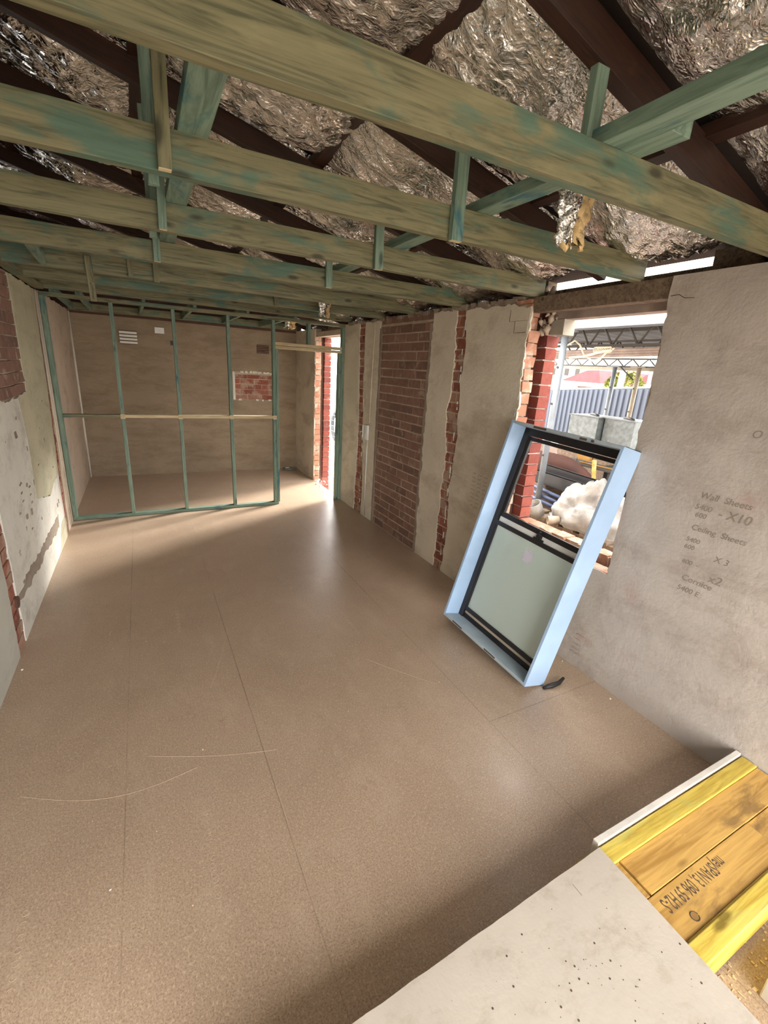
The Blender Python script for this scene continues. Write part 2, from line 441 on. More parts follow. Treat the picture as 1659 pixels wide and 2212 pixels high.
slab_x('plaster', W + .002, T, [(3.80, 0), (3.85, 0), (3.86, 2.30), (3.81, 2.30)], M['cement'], wall_right, (0,), .004)
slab_x('plaster', W, T, [(3.445, 0), (3.80, 0), (3.81, 2.385), (3.45, 2.375), (3.43, 1.9), (3.47, 1.5), (3.42, 1.2), (3.435, .7)], M['plaster'], wall_right, (0,), .014)
slab_x('plaster', W, T, [(2.576, 0), (3.305, 0), (3.28, .55), (3.305, .8), (3.265, 1.3), (3.30, 1.75), (3.285, 2.0), (3.32, 2.365), (2.75, 2.37), (2.70, 2.345), (2.578, 2.34)], M['plaster'], wall_right, (0,), .012)
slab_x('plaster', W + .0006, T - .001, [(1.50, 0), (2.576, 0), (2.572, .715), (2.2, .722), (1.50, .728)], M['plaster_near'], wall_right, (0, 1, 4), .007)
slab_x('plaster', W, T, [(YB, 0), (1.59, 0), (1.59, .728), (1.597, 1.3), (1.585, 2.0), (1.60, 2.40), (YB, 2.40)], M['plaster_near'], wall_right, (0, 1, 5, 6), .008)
slab_x('plaster', W, T, [(7.135, 0), (D, 0), (D, 2.40), (7.14, 2.40)], M['plaster'], wall_right, (0, 1), .006)
# broken white lips of plaster along the chases
b = MB()
for ya, yb in ((3.312, 3.345), (5.255, 5.30), (2.578, 2.60)):
    for k in range(26):
        z = random.uniform(.1, 2.3); yy = ya + random.uniform(-.006, .010)
        b.box(W - .002, W + .004, yy, yy + random.uniform(.004, .010), z, z + random.uniform(.02, .07), .002)
b.build('plaster_crumbs', M['white_edge'], wall_right)
# stepped cracks at the top of the window jamb, modelled as dark joints
b = MB()
for (ya, yb, z_) in ((2.60, 2.78, 2.25), (2.60, 2.72, 2.17)):
    b.box(W - .0006, W + .003, ya, yb, z_ - .0015, z_ + .0015, .001)
b.box(W - .0006, W + .003, 2.778, 2.782, 2.25, 2.33, .001); b.box(W - .0006, W + .003, 2.718, 2.722, 2.17, 2.25, .001)
b.tube([(W - .001, 1.59, 2.305), (W - .001, 1.55, 2.308), (W - .001, 1.52, 2.290), (W - .001, 1.47, 2.285)], .0016, 6)
b.build('crack', M['ink'], wall_right)
# rough bits along the wall's top
b = MB()
for k in range(60):
    y = random.uniform(2.62, 5.8)
    b.box(W + random.uniform(-.004, .02), W + .1, y, y + random.uniform(.03, .12), 2.375, 2.40 + random.uniform(0, .018), .006)
b.build('wall_top_rubble', M['cement'], wall_right)

# lintels
tag(MB().box(W + .02, W + .11, 1.42, 2.66, 2.30, 2.402, .004).build('trim_2', M['oldbrown'], bevel=.004), kind='structure')
tag(MB().box(W + .115, W + .27, 1.45, 2.60, 2.335, 2.445, .003).build('trim_3', M['oldbrown'], bevel=.003), kind='structure')
tag(MB().box(W + .165, W + .25, 1.60, 2.52, 2.262, 2.33, .002).build('trim_4', M['rustbeam'], bevel=.002), kind='structure')
tag(MB().box(W + .15, W + .26, 2.40, 2.52, 2.16, 2.262, .003).build('trim_5', M['cream'], bevel=.003), kind='structure')

tag(MB().box(W + .17, W + .26, YB, 1.52, 2.36, 2.53, .003).build('eave_blocker_near', M['oldbrown']), kind='structure')  # added strip closing the eave gap so the sky slit ends at the window
tag(MB().box(W + .17, W + .26, 2.62, D, 2.36, 2.525, .003).build('eave_blocker_far', M['oldbrown']), kind='structure')  # added strip that keeps sky light out along the eave past the window

# --- left wall
wl = MB(); wl.box(-.12, -.017, YB - .1, D + .1, -.05, H); wall_left = tag(wl.build('wall_left', M['mortar']), kind='structure')
b = MB()
r = 0; z = 1.51
bb = MB(); bricks(bb, 0, .05, 2.5, 4.66, 1.51, 2.385); 
for v in bb.bm.verts: v.co.x = -.004 - v.co.x
bb.build('brickwork', M['brick_dull'], wall_left)
bb = MB(); bricks(bb, 0, .05, 5.36, 5.78, 0, 2.385); bricks(bb, 0, .05, 3.12, 3.38, 0, 1.5)
for v in bb.bm.verts: v.co.x = -.010 - v.co.x
bb.build('brickwork', M['brick'], wall_left)
slab_x('plaster', -.017, .017, [(5.56, 0), (D, 0), (D, 2.40), (5.84, 2.40), (5.76, 1.5)], M['pinkbeige'], wall_left, (0, 1), .010)
slab_x('plaster', -.017, .0165, [(3.35, 0), (5.44, 0), (5.46, .66), (5.13, .64), (4.9, .58), (4.36, .70), (4.40, 1.17), (4.33, 1.50), (3.34, 1.515)], M['white_paint'], wall_left, (0,), .010)
slab_x('plaster', -.017, .018, [(4.36, .70), (4.9, .58), (5.13, .64), (5.46, .66), (5.54, 1.0), (5.62, 1.5), (5.70, 2.39), (4.70, 2.39), (4.66, 1.52), (4.33, 1.50), (4.40, 1.17)], M['yellow_paint'], wall_left, (), .008)
slab_x('plaster', -.017, .017, [(YB, 0), (3.16, 0), (3.19, .5), (3.17, 1.0), (3.16, 1.5), (2.4, 1.52), (2.4, 2.40), (YB, 2.40)], M['grey_render'], wall_left, (0, 7), .008)
# dark cement repair stripe and a hole on the white paint
slab_x('plaster', -.001, .0035, [(4.95, .0), (5.42, .0), (5.43, .22), (5.2, .20)], M['yellow_paint'], wall_left, (0,), .008)
slab_x('plaster', -.001, .0030, [(3.36, .30), (3.50, .26), (4.4, .24), (5.05, .22), (5.10, .34), (4.4, .33), (3.6, .34)], M['cement'], wall_left, (), .014)
b = MB(); b.tube([(-.02, 3.33, .30), (.004, 3.33, .30)], [.045, .04], 9); b.build('dark_hole', M['cavity'], wall_left)
b = MB()
for yy, zz in ((3.9, .86), (3.9, .80), (3.9, .92), (4.15, .78), (4.15, .72), (4.15, .84)):
    b.box(-.002, .002, yy, yy + .05, zz, zz + .012, .002)
for k in range(34):
    yy, zz = random.uniform(3.4, 5.3), random.uniform(.25, 1.4); b.box(-.002, .0012, yy, yy + random.uniform(.01, .05), zz, zz + random.uniform(.01, .05), .006)
b.build('paint_chips', M['cement'], wall_left)
b = MB()                                                            # ridged corner conduit recess beside the frame
for y_ in (5.70, 5.80): b.tube([(.002, y_, .02), (.002, y_ + .05, 2.38)], .010, 8)
b.build('plaster_ridge', M['plaster'], wall_left)

# --- back wall (with an unplastered patch)
wb = MB(); wb.box(-.1, W + .1, D + .017, D + .12, -.05, H); wall_back = tag(wb.build('wall_back', M['mortar']), kind='structure')
b = MB(); bricks(b, D + .012, D + .05, 2.20, 2.86, 1.235, 1.64, axis='x'); b.build('brickwork', M['brick'], wall_back)
b = MB()
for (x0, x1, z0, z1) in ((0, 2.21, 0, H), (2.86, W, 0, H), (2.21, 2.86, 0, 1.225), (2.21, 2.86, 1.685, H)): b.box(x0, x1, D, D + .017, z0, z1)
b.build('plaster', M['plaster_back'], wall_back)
b = MB()
for k in range(60):
    s = random.random(); x_ = random.uniform(2.20, 2.86)
    if s < .5: b.box(x_, x_ + .04, D - .004, D + .01, 1.215 if s < .25 else 1.67, 1.24 if s < .25 else 1.70, .008)
    else: b.box(2.195, 2.225, D - .004, D + .01, random.uniform(1.22, 1.66), random.uniform(1.24, 1.69), .006)
b.build('plaster_crumbs', M['white_edge'], wall_back)
b = MB(); b.box(-.05, .004, 7.95, 8.12, 0, 2.4); b.bm.clear()
b.tube([(.012, D - .012, 0), (.012, D - .012, 2.38)], .012, 8); b.build('plaster_corner', M['white_edge'], wall_back)
b = MB(); b.box(0.02, W, D - .006, D + .01, 2.365, 2.40, .006); b.build('wall_top_rubble', M['cavity'], wall_back)

# --- wall behind the camera, with its wide opening
b = MB(); b.box(-.12, .10, YB - .12, YB, -.05, H); b.box(.10, W + .1, YB - .12, YB, 2.15, H)
b.prism([(XL_, YB - .12, 2.40), (W + .1, YB - .12, 2.40), (W + .1, YB - .12, 2.56), (XL_, YB - .12, 4.14)], (0, .1, 0))
tag(b.build('wall_front', M['plaster']), kind='structure')

# --- roof above, back gable, added roof void closer
SL = .262


def zr(x): return 2.44 + SL * (W - x)       # underside of the rafters


XL = -2.6
b = MB(); b.prism([(XL, YB - .3, zr(XL) + .20), (W + .30, YB - .3, zr(W + .30) + .17), (W + .30, YB - .3, zr(W + .30) + .20), (XL, YB - .3, zr(XL) + .24)], (0, D + .6 - YB, 0))
tag(b.build('ceiling', M['roof']), kind='structure')
b = MB(); b.prism([(XL, D + .02, 2.40), (W + .1, D + .02, 2.40), (W + .1, D + .02, zr(W) + .16), (XL, D + .02, zr(XL) + .2)], (0, .1, 0))
tag(b.build('wall_gable_back', M['darkbrick']), kind='structure')
tag(MB().box(XL - .1, XL, YB - .1, D + .1, 2.0, zr(XL) + .2).build('roof_void_blocker', M['darkbrick']), kind='structure')  # added wall closing the roof void so sky light cannot leak in
tag(MB().box(XL, -.13, YB - .1, D + .1, 2.24, 2.30).build('ceiling_attic', M['darkbrick']), kind='structure')

# ------------------------------------------------------------------ old rafters and purlins
names = ['first', 'second', 'third', 'fourth', 'fifth', 'sixth', 'seventh', 'eighth', 'ninth', 'tenth', 'eleventh']
ry = [1.215 + .835 * k for k in range(-3, 9)]
vis = ['nearest, crossing above the green timber at upper right', 'second, passing behind the first green joist', 'third, running above the second green joist',
       'fourth, seen in the gap before the third joist', 'fifth, seen above the fourth joist', 'sixth, low over the joists before the stud wall', 'seventh, over the stud wall', 'eighth, over the far room', 'last, by the back wall']
rd = .10
for k, y in enumerate(ry):
    x0, x1 = XL + .02, W + (.03 if 1.5 < y < 2.7 else .27)
    c = rd / 2
    lab = 'dark brown old roof rafter, ' + (vis[k - 3] if k >= 3 else ['over the doorway behind the camera', 'behind the camera', 'directly over the photographer'][k])
    beam('rafter', (x0, y, zr(x0) + c), (x1, y, zr(x1) + c), .05, rd, M['rafter'], tags=(lab, 'rafter', 'old brown rafters'))
for xp, lab in ((2.687, 'lowest, close to the window wall'), (1.813, 'over the middle of the room'), (.939, 'above the green hangers at left'), (.065, 'over the left wall'), (-.81, 'beyond the left wall')):
    z = zr(xp) + rd + .022
    beam('purlin', (xp, YB - .05, z), (xp, D, z), .075, .045, M['rafter'], tags=('dark brown purlin running the length of the roof, ' + lab, 'purlin', 'old brown purlins'))

# ------------------------------------------------------------------ foil blankets, one per bay between rafters
purl = [3.56, 2.687, 1.813, .939, .065, -.81, -1.68, -2.55]


def foil_bay(k, ya, yb):
    nx, ny = 300, 46; x0, x1 = XL + .03, (W - .03 if k in (3, 4) else W + .28); b = MB(); rows = []
    sd = k * 11.3
    for i in range(nx + 1):
        x = x0 + (x1 - x0) * i / nx; row = []
        pil = 0
        for a, c in zip(purl, purl[1:]):
            if c <= x <= a: pil = math.sin(math.pi * (x - c) / (a - c)) ** .6
        for j in range(ny + 1):
            t_ = j / ny; y = ya + (yb - ya) * t_
            cr = (4 * t_ * (1 - t_)) ** .6
            big = noise.noise(Vector((x * 1.3 + sd, y * 1.7, .3)))
            fold = noise.noise(Vector((x * 2.0 + sd, y * 9.0 + 2.5 * noise.noise(Vector((x * 1.5, sd, 0))), 1.7)))
            cr2 = 1.5 * abs(noise.noise(Vector((x * 9 + sd, y * 16, 4.1)))) + .5 * abs(noise.noise(Vector((x * 21, y * 30 + sd, 7))))
            cr3 = abs(noise.noise(Vector((x * 44 + sd, y * 60, 2))))
            sag = cr * (.018 + (.105 + .05 * big) * pil)
            dz = rd + .052 - sag - .018 * fold * cr - .022 * cr2 * (.3 + cr) + .006 * cr3
            dz = min(dz, rd + .055)
            if x > W - .35:                       # tucked down on to the wall at the eaves
                dz = dz - .0
            row.append(b.bm.verts.new((x, y, zr(x) + dz)))
        rows.append(row)
    for A, B in zip(rows, rows[1:]):
        for j in range(ny): b.bm.faces.new([A[j], A[j + 1], B[j + 1], B[j]]).smooth = True
    return b.build('foil_blanket', M['foil'])


labs = ['behind the camera beside the wall', 'behind the camera', 'nearest overhead at upper right', 'bulging above the window opening', 'between the second and third rafters',
        'between the third and fourth rafters', 'between the fourth and fifth rafters over the brick panel', 'between the fifth and sixth rafters', 'just before the stud wall', 'just beyond the stud wall', 'over the far room by the back wall']
for k in range(len(ry) - 1):
    o = foil_bay(k, ry[k] + .024, ry[k + 1] - .024); tag(o, 'crinkled silver foil roof insulation blanket ' + labs[k], 'insulation', 'foil insulation blankets between the rafters')

# ------------------------------------------------------------------ ceiling joists
joists = [(1.135, 0.0, 'nearest and thickest looking, crossing the top of the view'), (1.82, 0.0, 'second from the camera, ending over the window opening'), (2.585, 0, 'third from the camera, ending at the broken jamb'),
          (3.42, 0, 'fourth from the camera'), (4.21, 0, 'fifth from the camera, carrying the pencilled offcut'), (4.90, 0, 'sixth from the camera'), (5.84, .02, 'seventh, sitting on the stud wall top plate')]
for i, (y, dz, lab) in enumerate(joists):
    beam('ceiling_joist', (-.06, y, H + .06 + dz), (W + (.09 if i != 1 else .05), y, H + .06 + dz), .045, .12, M['green'], tags=('green treated pine ceiling joist, ' + lab, 'joist', 'new green ceiling joists'))
beam('ceiling_joist', (.02, 8.06, H + .05), (W - .02, 8.06, H + .05), .045, .10, M['green'], tags=('green treated pine joist lying along the top of the far back wall', 'joist', 'new green ceiling joists'))
for x, lab in ((1.46, 'left'), (2.05, 'middle'), (2.63, 'right')):
    beam('jack_joist', (x - .012, 5.98, H + .05), (x + .012, 8.03, H + .05), .035, .09, M['teal'], tags=('short green timber running back from the stud wall to the far wall, %s of three' % lab, 'joist', 'short joists over the far room'))
# plank beams lying over the joists
beam('hanging_beam', (1.03, -.9, H + .1425), (1.045, 5.2, H + .1425), .09, .045, M['teal'], tags=('wide blue-green plank lying flat on the joists above the left of the room', 'beam'))
beam('hanging_beam', (2.115, -.9, H + .1425), (2.115, 1.20, H + .1425), .09, .045, M['teal'], tags=('blue-green timber running in from upper right over the nearest joist', 'beam'))
beam('hanging_beam', (2.20, .967, H + .1425), (2.20, 5.5, H + .1425), .085, .045, M['teal'], tags=('long blue-green timber lapped beside the upper right one, running on over the joists', 'beam'))
# hangers nailed to the joists
hang = [
    ((.947, 1.78, 2.40), 3.02, 'at the left, in front of the second joist', 'green', .04),
    ((.975, 2.545, 2.40), 2.98, 'at the left, in front of the third joist', 'teal', .035),
    ((.978, 3.38, 2.40), 2.98, 'at the left, in front of the fourth joist', 'teal', .04),
    ((.925, 2.02, 2.42), 3.0, 'at the left, thin, behind the second joist', 'teal', .035),
    ((.945, 2.85, 2.42), 2.97, 'at the left, thin, behind the third joist', 'teal', .035),
    ((2.045, 1.78, 2.385), 2.72, 'hanging in front of the second joist in mid view', 'teal', .055),
    ((2.065, 2.545, 2.39), 2.72, 'in front of the third joist, with a pale cut end', 'teal', .05),
    ((2.085, 3.38, 2.395), 2.72, 'in front of the fourth joist', 'teal', .045),
    ((2.075, 1.175, 2.43), 2.72, 'rising behind the nearest joist at upper right', 'teal', .05),
    ((1.00, 4.17, 2.385), 2.62, 'in front of the fifth joist, left of centre', 'green', .04),
    ((.83, 4.17, 2.40), 2.55, 'short, in front of the fifth joist beside the pencilled one', 'green', .035),
    ((2.09, 4.86, 2.40), 2.58, 'short, in front of the sixth joist', 'green', .045),
]
for (x, y, z), zt, lab, mt, wd in hang:
    r_ = empty('joist_hanger', (x, y, z)); tag(r_, 'upright green timber hanger ' + lab, 'timber hanger', 'upright timber hangers')
    beam('upright', (x, y, z + .001), (x + random.uniform(-.008, .008), y, zt), .028, wd, M[mt], r_, up=(1, 0, 0))
    if y < 3.5 and z < 2.41: MB().box(-wd / 2 + .002, wd / 2 - .002, -.0125, .0125, 0, .003).build('cut_end', M['cut'], r_)
# the pencilled offcut
r_ = empty('pencilled_offcut', (.575, 4.165, 2.205), 'green timber offcut covered in pencil writing, hanging below the joists at left', 'timber offcut')
beam('upright', (.575, 4.165, 2.205), (.565, 4.165, 2.50), .03, .042, M['green'], r_, up=(1, 0, 0))
b = MB(); zz = .02
for k in range(24):
    xx = random.uniform(-.012, .008); zz = .015 + k * .008
    b.tube([(xx, -.016, zz), (xx + .008, -.016, zz + random.uniform(-.004, .006)), (xx + random.uniform(-.004, .01), -.016, zz + .006)], .0009, 4)
b.build('pencil_writing', M['ink'], r_)
# blocking along the left wall
beam('wall_plate', (.035, -.5, H + .022), (.035, 5.8, H + .022), .07, .04, M['green'], tags=('green timber plate lying along the top of the left wall', 'wall plate'))
for y0, y1, x, lab in ((3.45, 4.18, .33, 'between the fourth and fifth joists at the far left'), (6.0, 8.03, .32, 'beyond the stud wall, above the far left corner'), (6.0, 8.03, .10, 'along the left wall top in the far room'), (6.0, 8.03, .93, 'left of centre over the far room')):
    beam('blocking', (x, y0, H + .045), (x - .03, y1, H + .045), .035, .08, M['teal'], tags=('short green blocking timber ' + lab, 'timber blocking', 'short blocking timbers'))

# torn insulation flaps


def flap(loc, sc, label, rz=0.0):
    r_ = empty('torn_insulation', loc, label, 'insulation', 'torn insulation flaps'); r_.rotation_euler = (0, 0, rz)
    rnd = random.Random(int(loc[0] * 100)); drops = [.72 + .28 * rnd.random() for _ in range(15)]
    def sheet(dx, off, wd0, name, mt, thick, drop):
        b = MB(); rows = []
        for i in range(21):
            t_ = i / 20; row = []
            for j in range(15):
                q = j / 14 - .5; k = drops[j] if i > 10 else 1
                tt = t_ * (1 if t_ < .5 else (.5 + (t_ - .5) * (2 * k - 1)) / t_)
                wd = wd0 * (1 - .35 * t_ + .10 * math.sin(t_ * 7))
                x = q * wd + dx * (.3 + t_) + .014 * noise.noise(Vector((i * .5, j * .4, 2.2)))
                y = off + .05 * abs(q) * 2 - .03 + .030 * noise.noise(Vector((i * .35, j * .5, 8.0)))
                z = -tt * .34 * drop
                row.append(b.bm.verts.new((x * sc, y * sc, z * sc)))
            rows.append(row)
        for A, B in zip(rows, rows[1:]):
            for j in range(14): b.bm.faces.new([A[j], A[j + 1], B[j + 1], B[j]]).smooth = True
        o = b.build(name, M[mt], r_)
        s_ = o.modifiers.new('s', 'SOLIDIFY'); s_.thickness = thick; return o
    sheet(-.03, 0, .20, 'foil_facing', 'foil', .002, 1.0)
    sheet(.03, .035, .21, 'wool', 'wool', .020, .98)
    return r_


flap((2.42, 1.50, 2.60), .72, 'torn piece of foil-faced yellow insulation hanging behind the nearest joist at right', -.1)
flap((2.52, 4.62, 2.52), .62, 'small torn triangle of foil and yellow insulation hanging near the stud wall doorway', .1)
flap((2.9, 7.2, 2.60), .8, 'ragged pale insulation hanging over the far doorway', -.4)
# ragged hessian-like mortar clump on top of the jamb
b = MB()
for k in range(26):
    c = Vector((W + .13 + random.uniform(-.03, .03), 2.53 + random.uniform(-.05, .05), 2.46 - k * .011)); s = random.uniform(.012, .035)
    b.tube([c + Vector((0, 0, s)), c, c - Vector((random.uniform(-.02, .02), random.uniform(-.02, .02), s))], [s * .4, s * .8, s * .3], 7)
tag(b.build('mortar_clump', M['mortar']), 'crusty clump of old mortar and fibre hanging at the top of the broken window jamb', 'mortar clump')

# ------------------------------------------------------------------ stud wall frame
sw = empty('stud_wall', (0, S, 0), 'open green timber stud wall frame with a doorway, standing across the room', 'stud wall')
yc = S + .036
beam('bottom_plate', (.0, yc, .0185), (2.375, yc, .0185), .072, .035, M['teal'], sw)
beam('top_plate', (.0, yc, H - .02), (W, yc, H - .02), .072, .038, M['green'], sw)
for x in (.025, .612, 1.208, 1.796, 2.335): beam('stud', (x, yc, .036), (x, yc, H - .04), .07, .036 if x > .1 else .045, M['teal'], sw, up=(1, 0, 0))
beam('stud', (2.372, yc, .036), (2.372, yc, 2.03), .07, .035, M['teal'], sw, up=(1, 0, 0))
beam('stud', (3.262, yc, .001), (3.262, yc, H - .04), .07, .038, M['teal'], sw, up=(1, 0, 0))
beam('stud', (3.222, yc, .001), (3.222, yc, 2.03), .07, .038, M['teal'], sw, up=(1, 0, 0))
beam('cripple_stud', (2.79, yc, 2.11), (2.79, yc, H - .04), .07, .04, M['teal'], sw, up=(1, 0, 0))
beam('door_header', (2.35, yc, 2.088), (3.243, yc, 2.088), .07, .038, M['cut'], sw)
beam('door_header', (2.35, yc, 2.048), (3.243, yc, 2.048), .07, .036, M['cut'], sw)
for k, (a, c) in enumerate(((.047, .594), (.63, 1.19), (1.226, 1.778), (1.814, 2.317))):
    o = beam('nogging', (a, yc, 1.182), (c, yc, 1.182), .07, .035, M['cut'] if k != 0 else M['green'], sw)
for x in (.612, 1.208, 1.796, 2.335): o = MB().box(x - .024, x + .024, S - .0026, S + .001, 1.155, 1.205).build('nail_plate', M['cut']); o.parent = sw; o.matrix_parent_inverse = Matrix.Translation((0, -S, 0))

# ------------------------------------------------------------------ fittings on the walls
v1 = empty('wall_vent', (.72, D - .002, 2.09), 'large white louvred vent high on the far wall, left', 'vent')
b = MB(); b.box(-.115, .115, -.010, 0, -.095, .095); b.bm.clear()
b.box(-.115, .115, -.004, 0, -.095, .095); b.build('backing', M['cavity'], v1)
for k in range(4):
    z = -.085 + k * .046; MB().prism([(-.115, -.006, z), (.115, -.006, z), (.115, -.020, z + .03), (-.115, -.020, z + .03)], (0, .003, .003)).build('louvre', M['strip'], v1)
v2 = empty('wall_vent', (2.705, D - .002, 2.063), 'small brown louvred vent high on the far wall, right', 'vent')
MB().box(-.10, .10, -.006, 0, -.068, .068).build('backing', M['cavity'], v2)
for k in range(5): MB().box(-.095, .095, -.014, -.004, -.060 + k * .028, -.050 + k * .028).build('louvre', M['oldbrown'], v2)
sk = empty('wall_light_fitting', (1.145, D - .002, 2.225), 'small white electrical fitting on the far wall beside the vent', 'electrical fitting')
MB().box(-.065, .065, -.012, 0, -.042, .042).build('plate', M['white'], sk, .002); MB().tube([(0, -.012, 0), (0, -.022, 0)], .02, 14).build('rosette', M['strip'], sk)
tag(MB().box(1.285, 1.335, D - .004, D + .002, 2.025, 2.09).build('wall_hole_cover', M['black']), 'small black square on the far wall behind a stud', 'wall hole')
sb = empty('switch_box', (W - .001, 5.15, 1.10), 'broken white electrical switch box on the right wall beside the brick chase', 'switch')
MB().box(-.028, 0, -.085, -.012, -.09, .09).build('cover', M['white'], sb, .003); b = MB()
b.box(-.02, 0, -.01, .008, -.085, .085, .002); b.box(-.02, 0, .06, .072, -.075, .07, .003); b.box(-.02, 0, 0, .07, .07, .085, .003); b.box(-.02, 0, 0, .07, -.085, -.07, .003); b.build('back_box', M['white'], sb)
b = MB(); b.tube([(-.01, .07, 0), (-.03, .10, -.01), (-.02, .12, -.03)], .006, 6); b.build('wire', M['white'], sb)
b = MB(); b.tube([(W - .005, 5.09, 1.0), (W - .006, 5.09, .7), (W - .005, 5.10, .4), (W - .004, 5.08, .01)], .007, 8)
tag(b.build('cable', M['white']), 'thin white cable running down the right wall from the switch box', 'cable')
b = MB(); b.tube([(W - .003, 5.03, 2.36), (W - .003, 5.05, 1.8), (W - .003, 5.06, 1.22)], .008, 8)
tag(b.build('conduit', M['plaster']), 'plastered-over conduit running up the right wall above the switch box', 'conduit')
b = MB(); b.tube([(3.0, 7.98, .018), (3.22, 7.93, .018)], .018, 10)
tag(b.build('pipe_offcut', M['galv']), 'short grey pipe offcut on the floor in the far corner', 'pipe')
b = MB(); b.tube([(3.13, 8.06, .02), (3.05, 8.05, .02)], .02, 10); tag(b.build('pipe_offcut', M['white']), 'short white pipe offcut nearest the far corner', 'pipe')

# writing on the walls


def text(s, size, loc, rot, mat, name, parent=None, ext=.0004, xs=1.0, shear=0.0):
    c = bpy.data.curves.new(name, 'FONT'); c.body = s; c.size = size; c.extrude = ext; c.shear = shear
    o = bpy.data.objects.new(name, c); COL.objects.link(o); bpy.context.view_layer.update()
    me = bpy.data.meshes.new_from_object(o.evaluated_get(bpy.context.evaluated_depsgraph_get())); bpy.data.objects.remove(o)
    for v in me.vertices: v.co.x *= xs
    me.materials.clear(); me.materials.append(mat)
    o = bpy.data.objects.new(name, me); COL.objects.link(o); o.location = loc; o.rotation_euler = rot
    if parent: o.parent = parent
    return o


def scribble(b, pts_fn, n):
    for k in range(n): b.tube(pts_fn(k), .0009, 4, False)


RW = (math.radians(90), 0, math.radians(-90))      # reads on the right wall
for s, y, z, sz in (('O', 1.06, 1.66, .05), ('Wall  Sheets', 1.20, 1.335, .045), ('5400', 1.21, 1.275, .04), ('600', 1.20, 1.235, .036), ('- X10', 1.10, 1.262, .062), ('Ceiling  Sheets', 1.20, 1.165, .042),
                    ('5400', 1.21, 1.10, .034), ('600', 1.21, 1.06, .034), ('X 3', 1.06, 1.04, .045), ('600  -', 1.20, .98, .034), ('x2', 1.06, .93, .062), ('Cornice', 1.18, .89, .045), ('5400 E', 1.19, .83, .04)):
    text(s, sz, (W - .0012, y, z), RW, M['pencil'], 'pencil_writing', wall_right, .0002, shear=.2)
b = MB()
for k in range(9):                                 # faint pencilled list by the window
    y = 2.99; z = 1.06 - k * .035
    for q in range(3):
        pts = []
        for j in range(7): pts.append((W - .001, y - q * .075 - j * .008, z - q * .004 + random.uniform(-.007, .007)))
        b.tube(pts, .0010, 4, False)
for k in range(5):
    y, z = 1.73 + random.uniform(-.02, .01), .24 - k * .035; pts = [(W - .001, y - j * .012, z + random.uniform(-.006, .006)) for j in range(6)]; b.tube(pts, .001, 4, False)
b.build('pencil_list', M['pencil'], wall_right)

# ------------------------------------------------------------------ window unit leaning on the wall
O_ = Vector((2.934, 1.6208, 0.0)); u_ = Vector((-.01836, .99870, .04748)); e_ = Vector((.23491, -.04185, .97112)); n_ = Vector((-.97184, -.02898, .23384))
MM = Matrix.Identity(4)
for i in range(3): MM[i][0] = u_[i]; MM[i][1] = e_[i]; MM[i][2] = n_[i]
MM.translation = O_
wu = empty('window_unit', label='pale blue framed sash window unit with black aluminium frame leaning against the right wall', cat='window unit', mat=MM)
ww, hh, dd, th = .867, 1.539, .180, .019


def wp(name, mat, boxes, bevel=.0015, parent=wu, prisms=()):
    b = MB()
    for q in boxes: b.box(*q)
    for p, off in prisms: b.prism(p, off)
    return b.build(name, mat, parent, bevel)


wp('reveal_board', M['blue'], [(0, th, 0.0, hh, 0, dd)])
wp('reveal_board', M['blue'], [(ww - th, ww, 0.0, hh, 0, dd)])
wp('reveal_board', M['blue_edge'], [(th, ww - th, hh - th, hh, 0, dd)])
wp('reveal_board', M['blue_edge'], [(th, ww - th, 0, th, 0, dd)])
gi = .047                                                       # face of the black frame
a0, a1, c0, c1 = th, ww - th, th, hh - th
wp('outer_frame', M['alu'], [(a0, a0 + .045, c0, c1, .002, gi), (a1 - .045, a1, c0, c1, .002, gi), (a0, a1, c1 - .05, c1, .002, gi), (a0, a1, c0, c0 + .03, .002, gi - .012)], .001)
wp('outer_frame', M['alu'], [(a0 + .045, a0 + .052, c0, c1, .012, gi - .012), (a1 - .052, a1 - .045, c0, c1, .012, gi - .012)], .0005)
us = wp('upper_sash', M['alu'], [(a0 + .045, a0 + .068, .862, 1.465, .008, .030), (a1 - .068, a1 - .045, .862, 1.465, .008, .030), (a0 + .045, a1 - .045, 1.44, 1.466, .008, .030), (a0 + .045, a1 - .045, .860, .898, .006, .032)], .001)
wp('glass_pane', M['glass'], [(a0 + .062, a1 - .062, .89, 1.445, .017, .021)], 0, us)
wp('bright_gap_strip', M['white'], [(a0 + .052, a1 - .052, .826, .862, .024, .034)], .001)  # white strip stands in for bright daylight showing between the sash rails
ls = wp('lower_sash', M['alu'], [(a0 + .045, a0 + .060, .10, .822, .024, .044), (a1 - .060, a1 - .045, .10, .822, .024, .044), (a0 + .045, a1 - .045, .796, .826, .022, .046), (a0 + .045, a1 - .045, .088, .112, .022, .044)], .001)
wp('obscure_pane', M['frost'], [(a0 + .058, a1 - .058, .108, .800, .031, .036)], 0, ls)
tag(wp('bottom_seal', M['pinkbeige'], [(a0 + .05, a1 - .05, .058, .078, .012, .036)], .001), 'bare wood strip in the sill')
wp('sill_rail', M['alu'], [(a0 + .045, a1 - .045, .078, .088, .004, .040), (a0 + .045, a1 - .045, .048, .058, .004, .034)], .001)
lk = wp('sash_lock', M['black'], [(.365, .445, .822, .842, .036, .052), (.385, .425, .842, .868, .036, .056), (.398, .410, .860, .888, .040, .060)], .003)
wp('lock_plate', M['galv'], [(.318, .36, .826, .852, .020, .026)], .001)
b = MB(); pts = []
for k in range(18):
    r_k = (.032 if k % 2 else .056) * random.uniform(.88, 1.1); an = k / 18 * 2 * math.pi; pts.append((.44 + math.cos(an) * r_k, .692 + math.sin(an) * r_k * 1.1, .0364))
b.prism(pts, (0, 0, .0006)); b.build('torn_sticker', M['sticker'], wu)
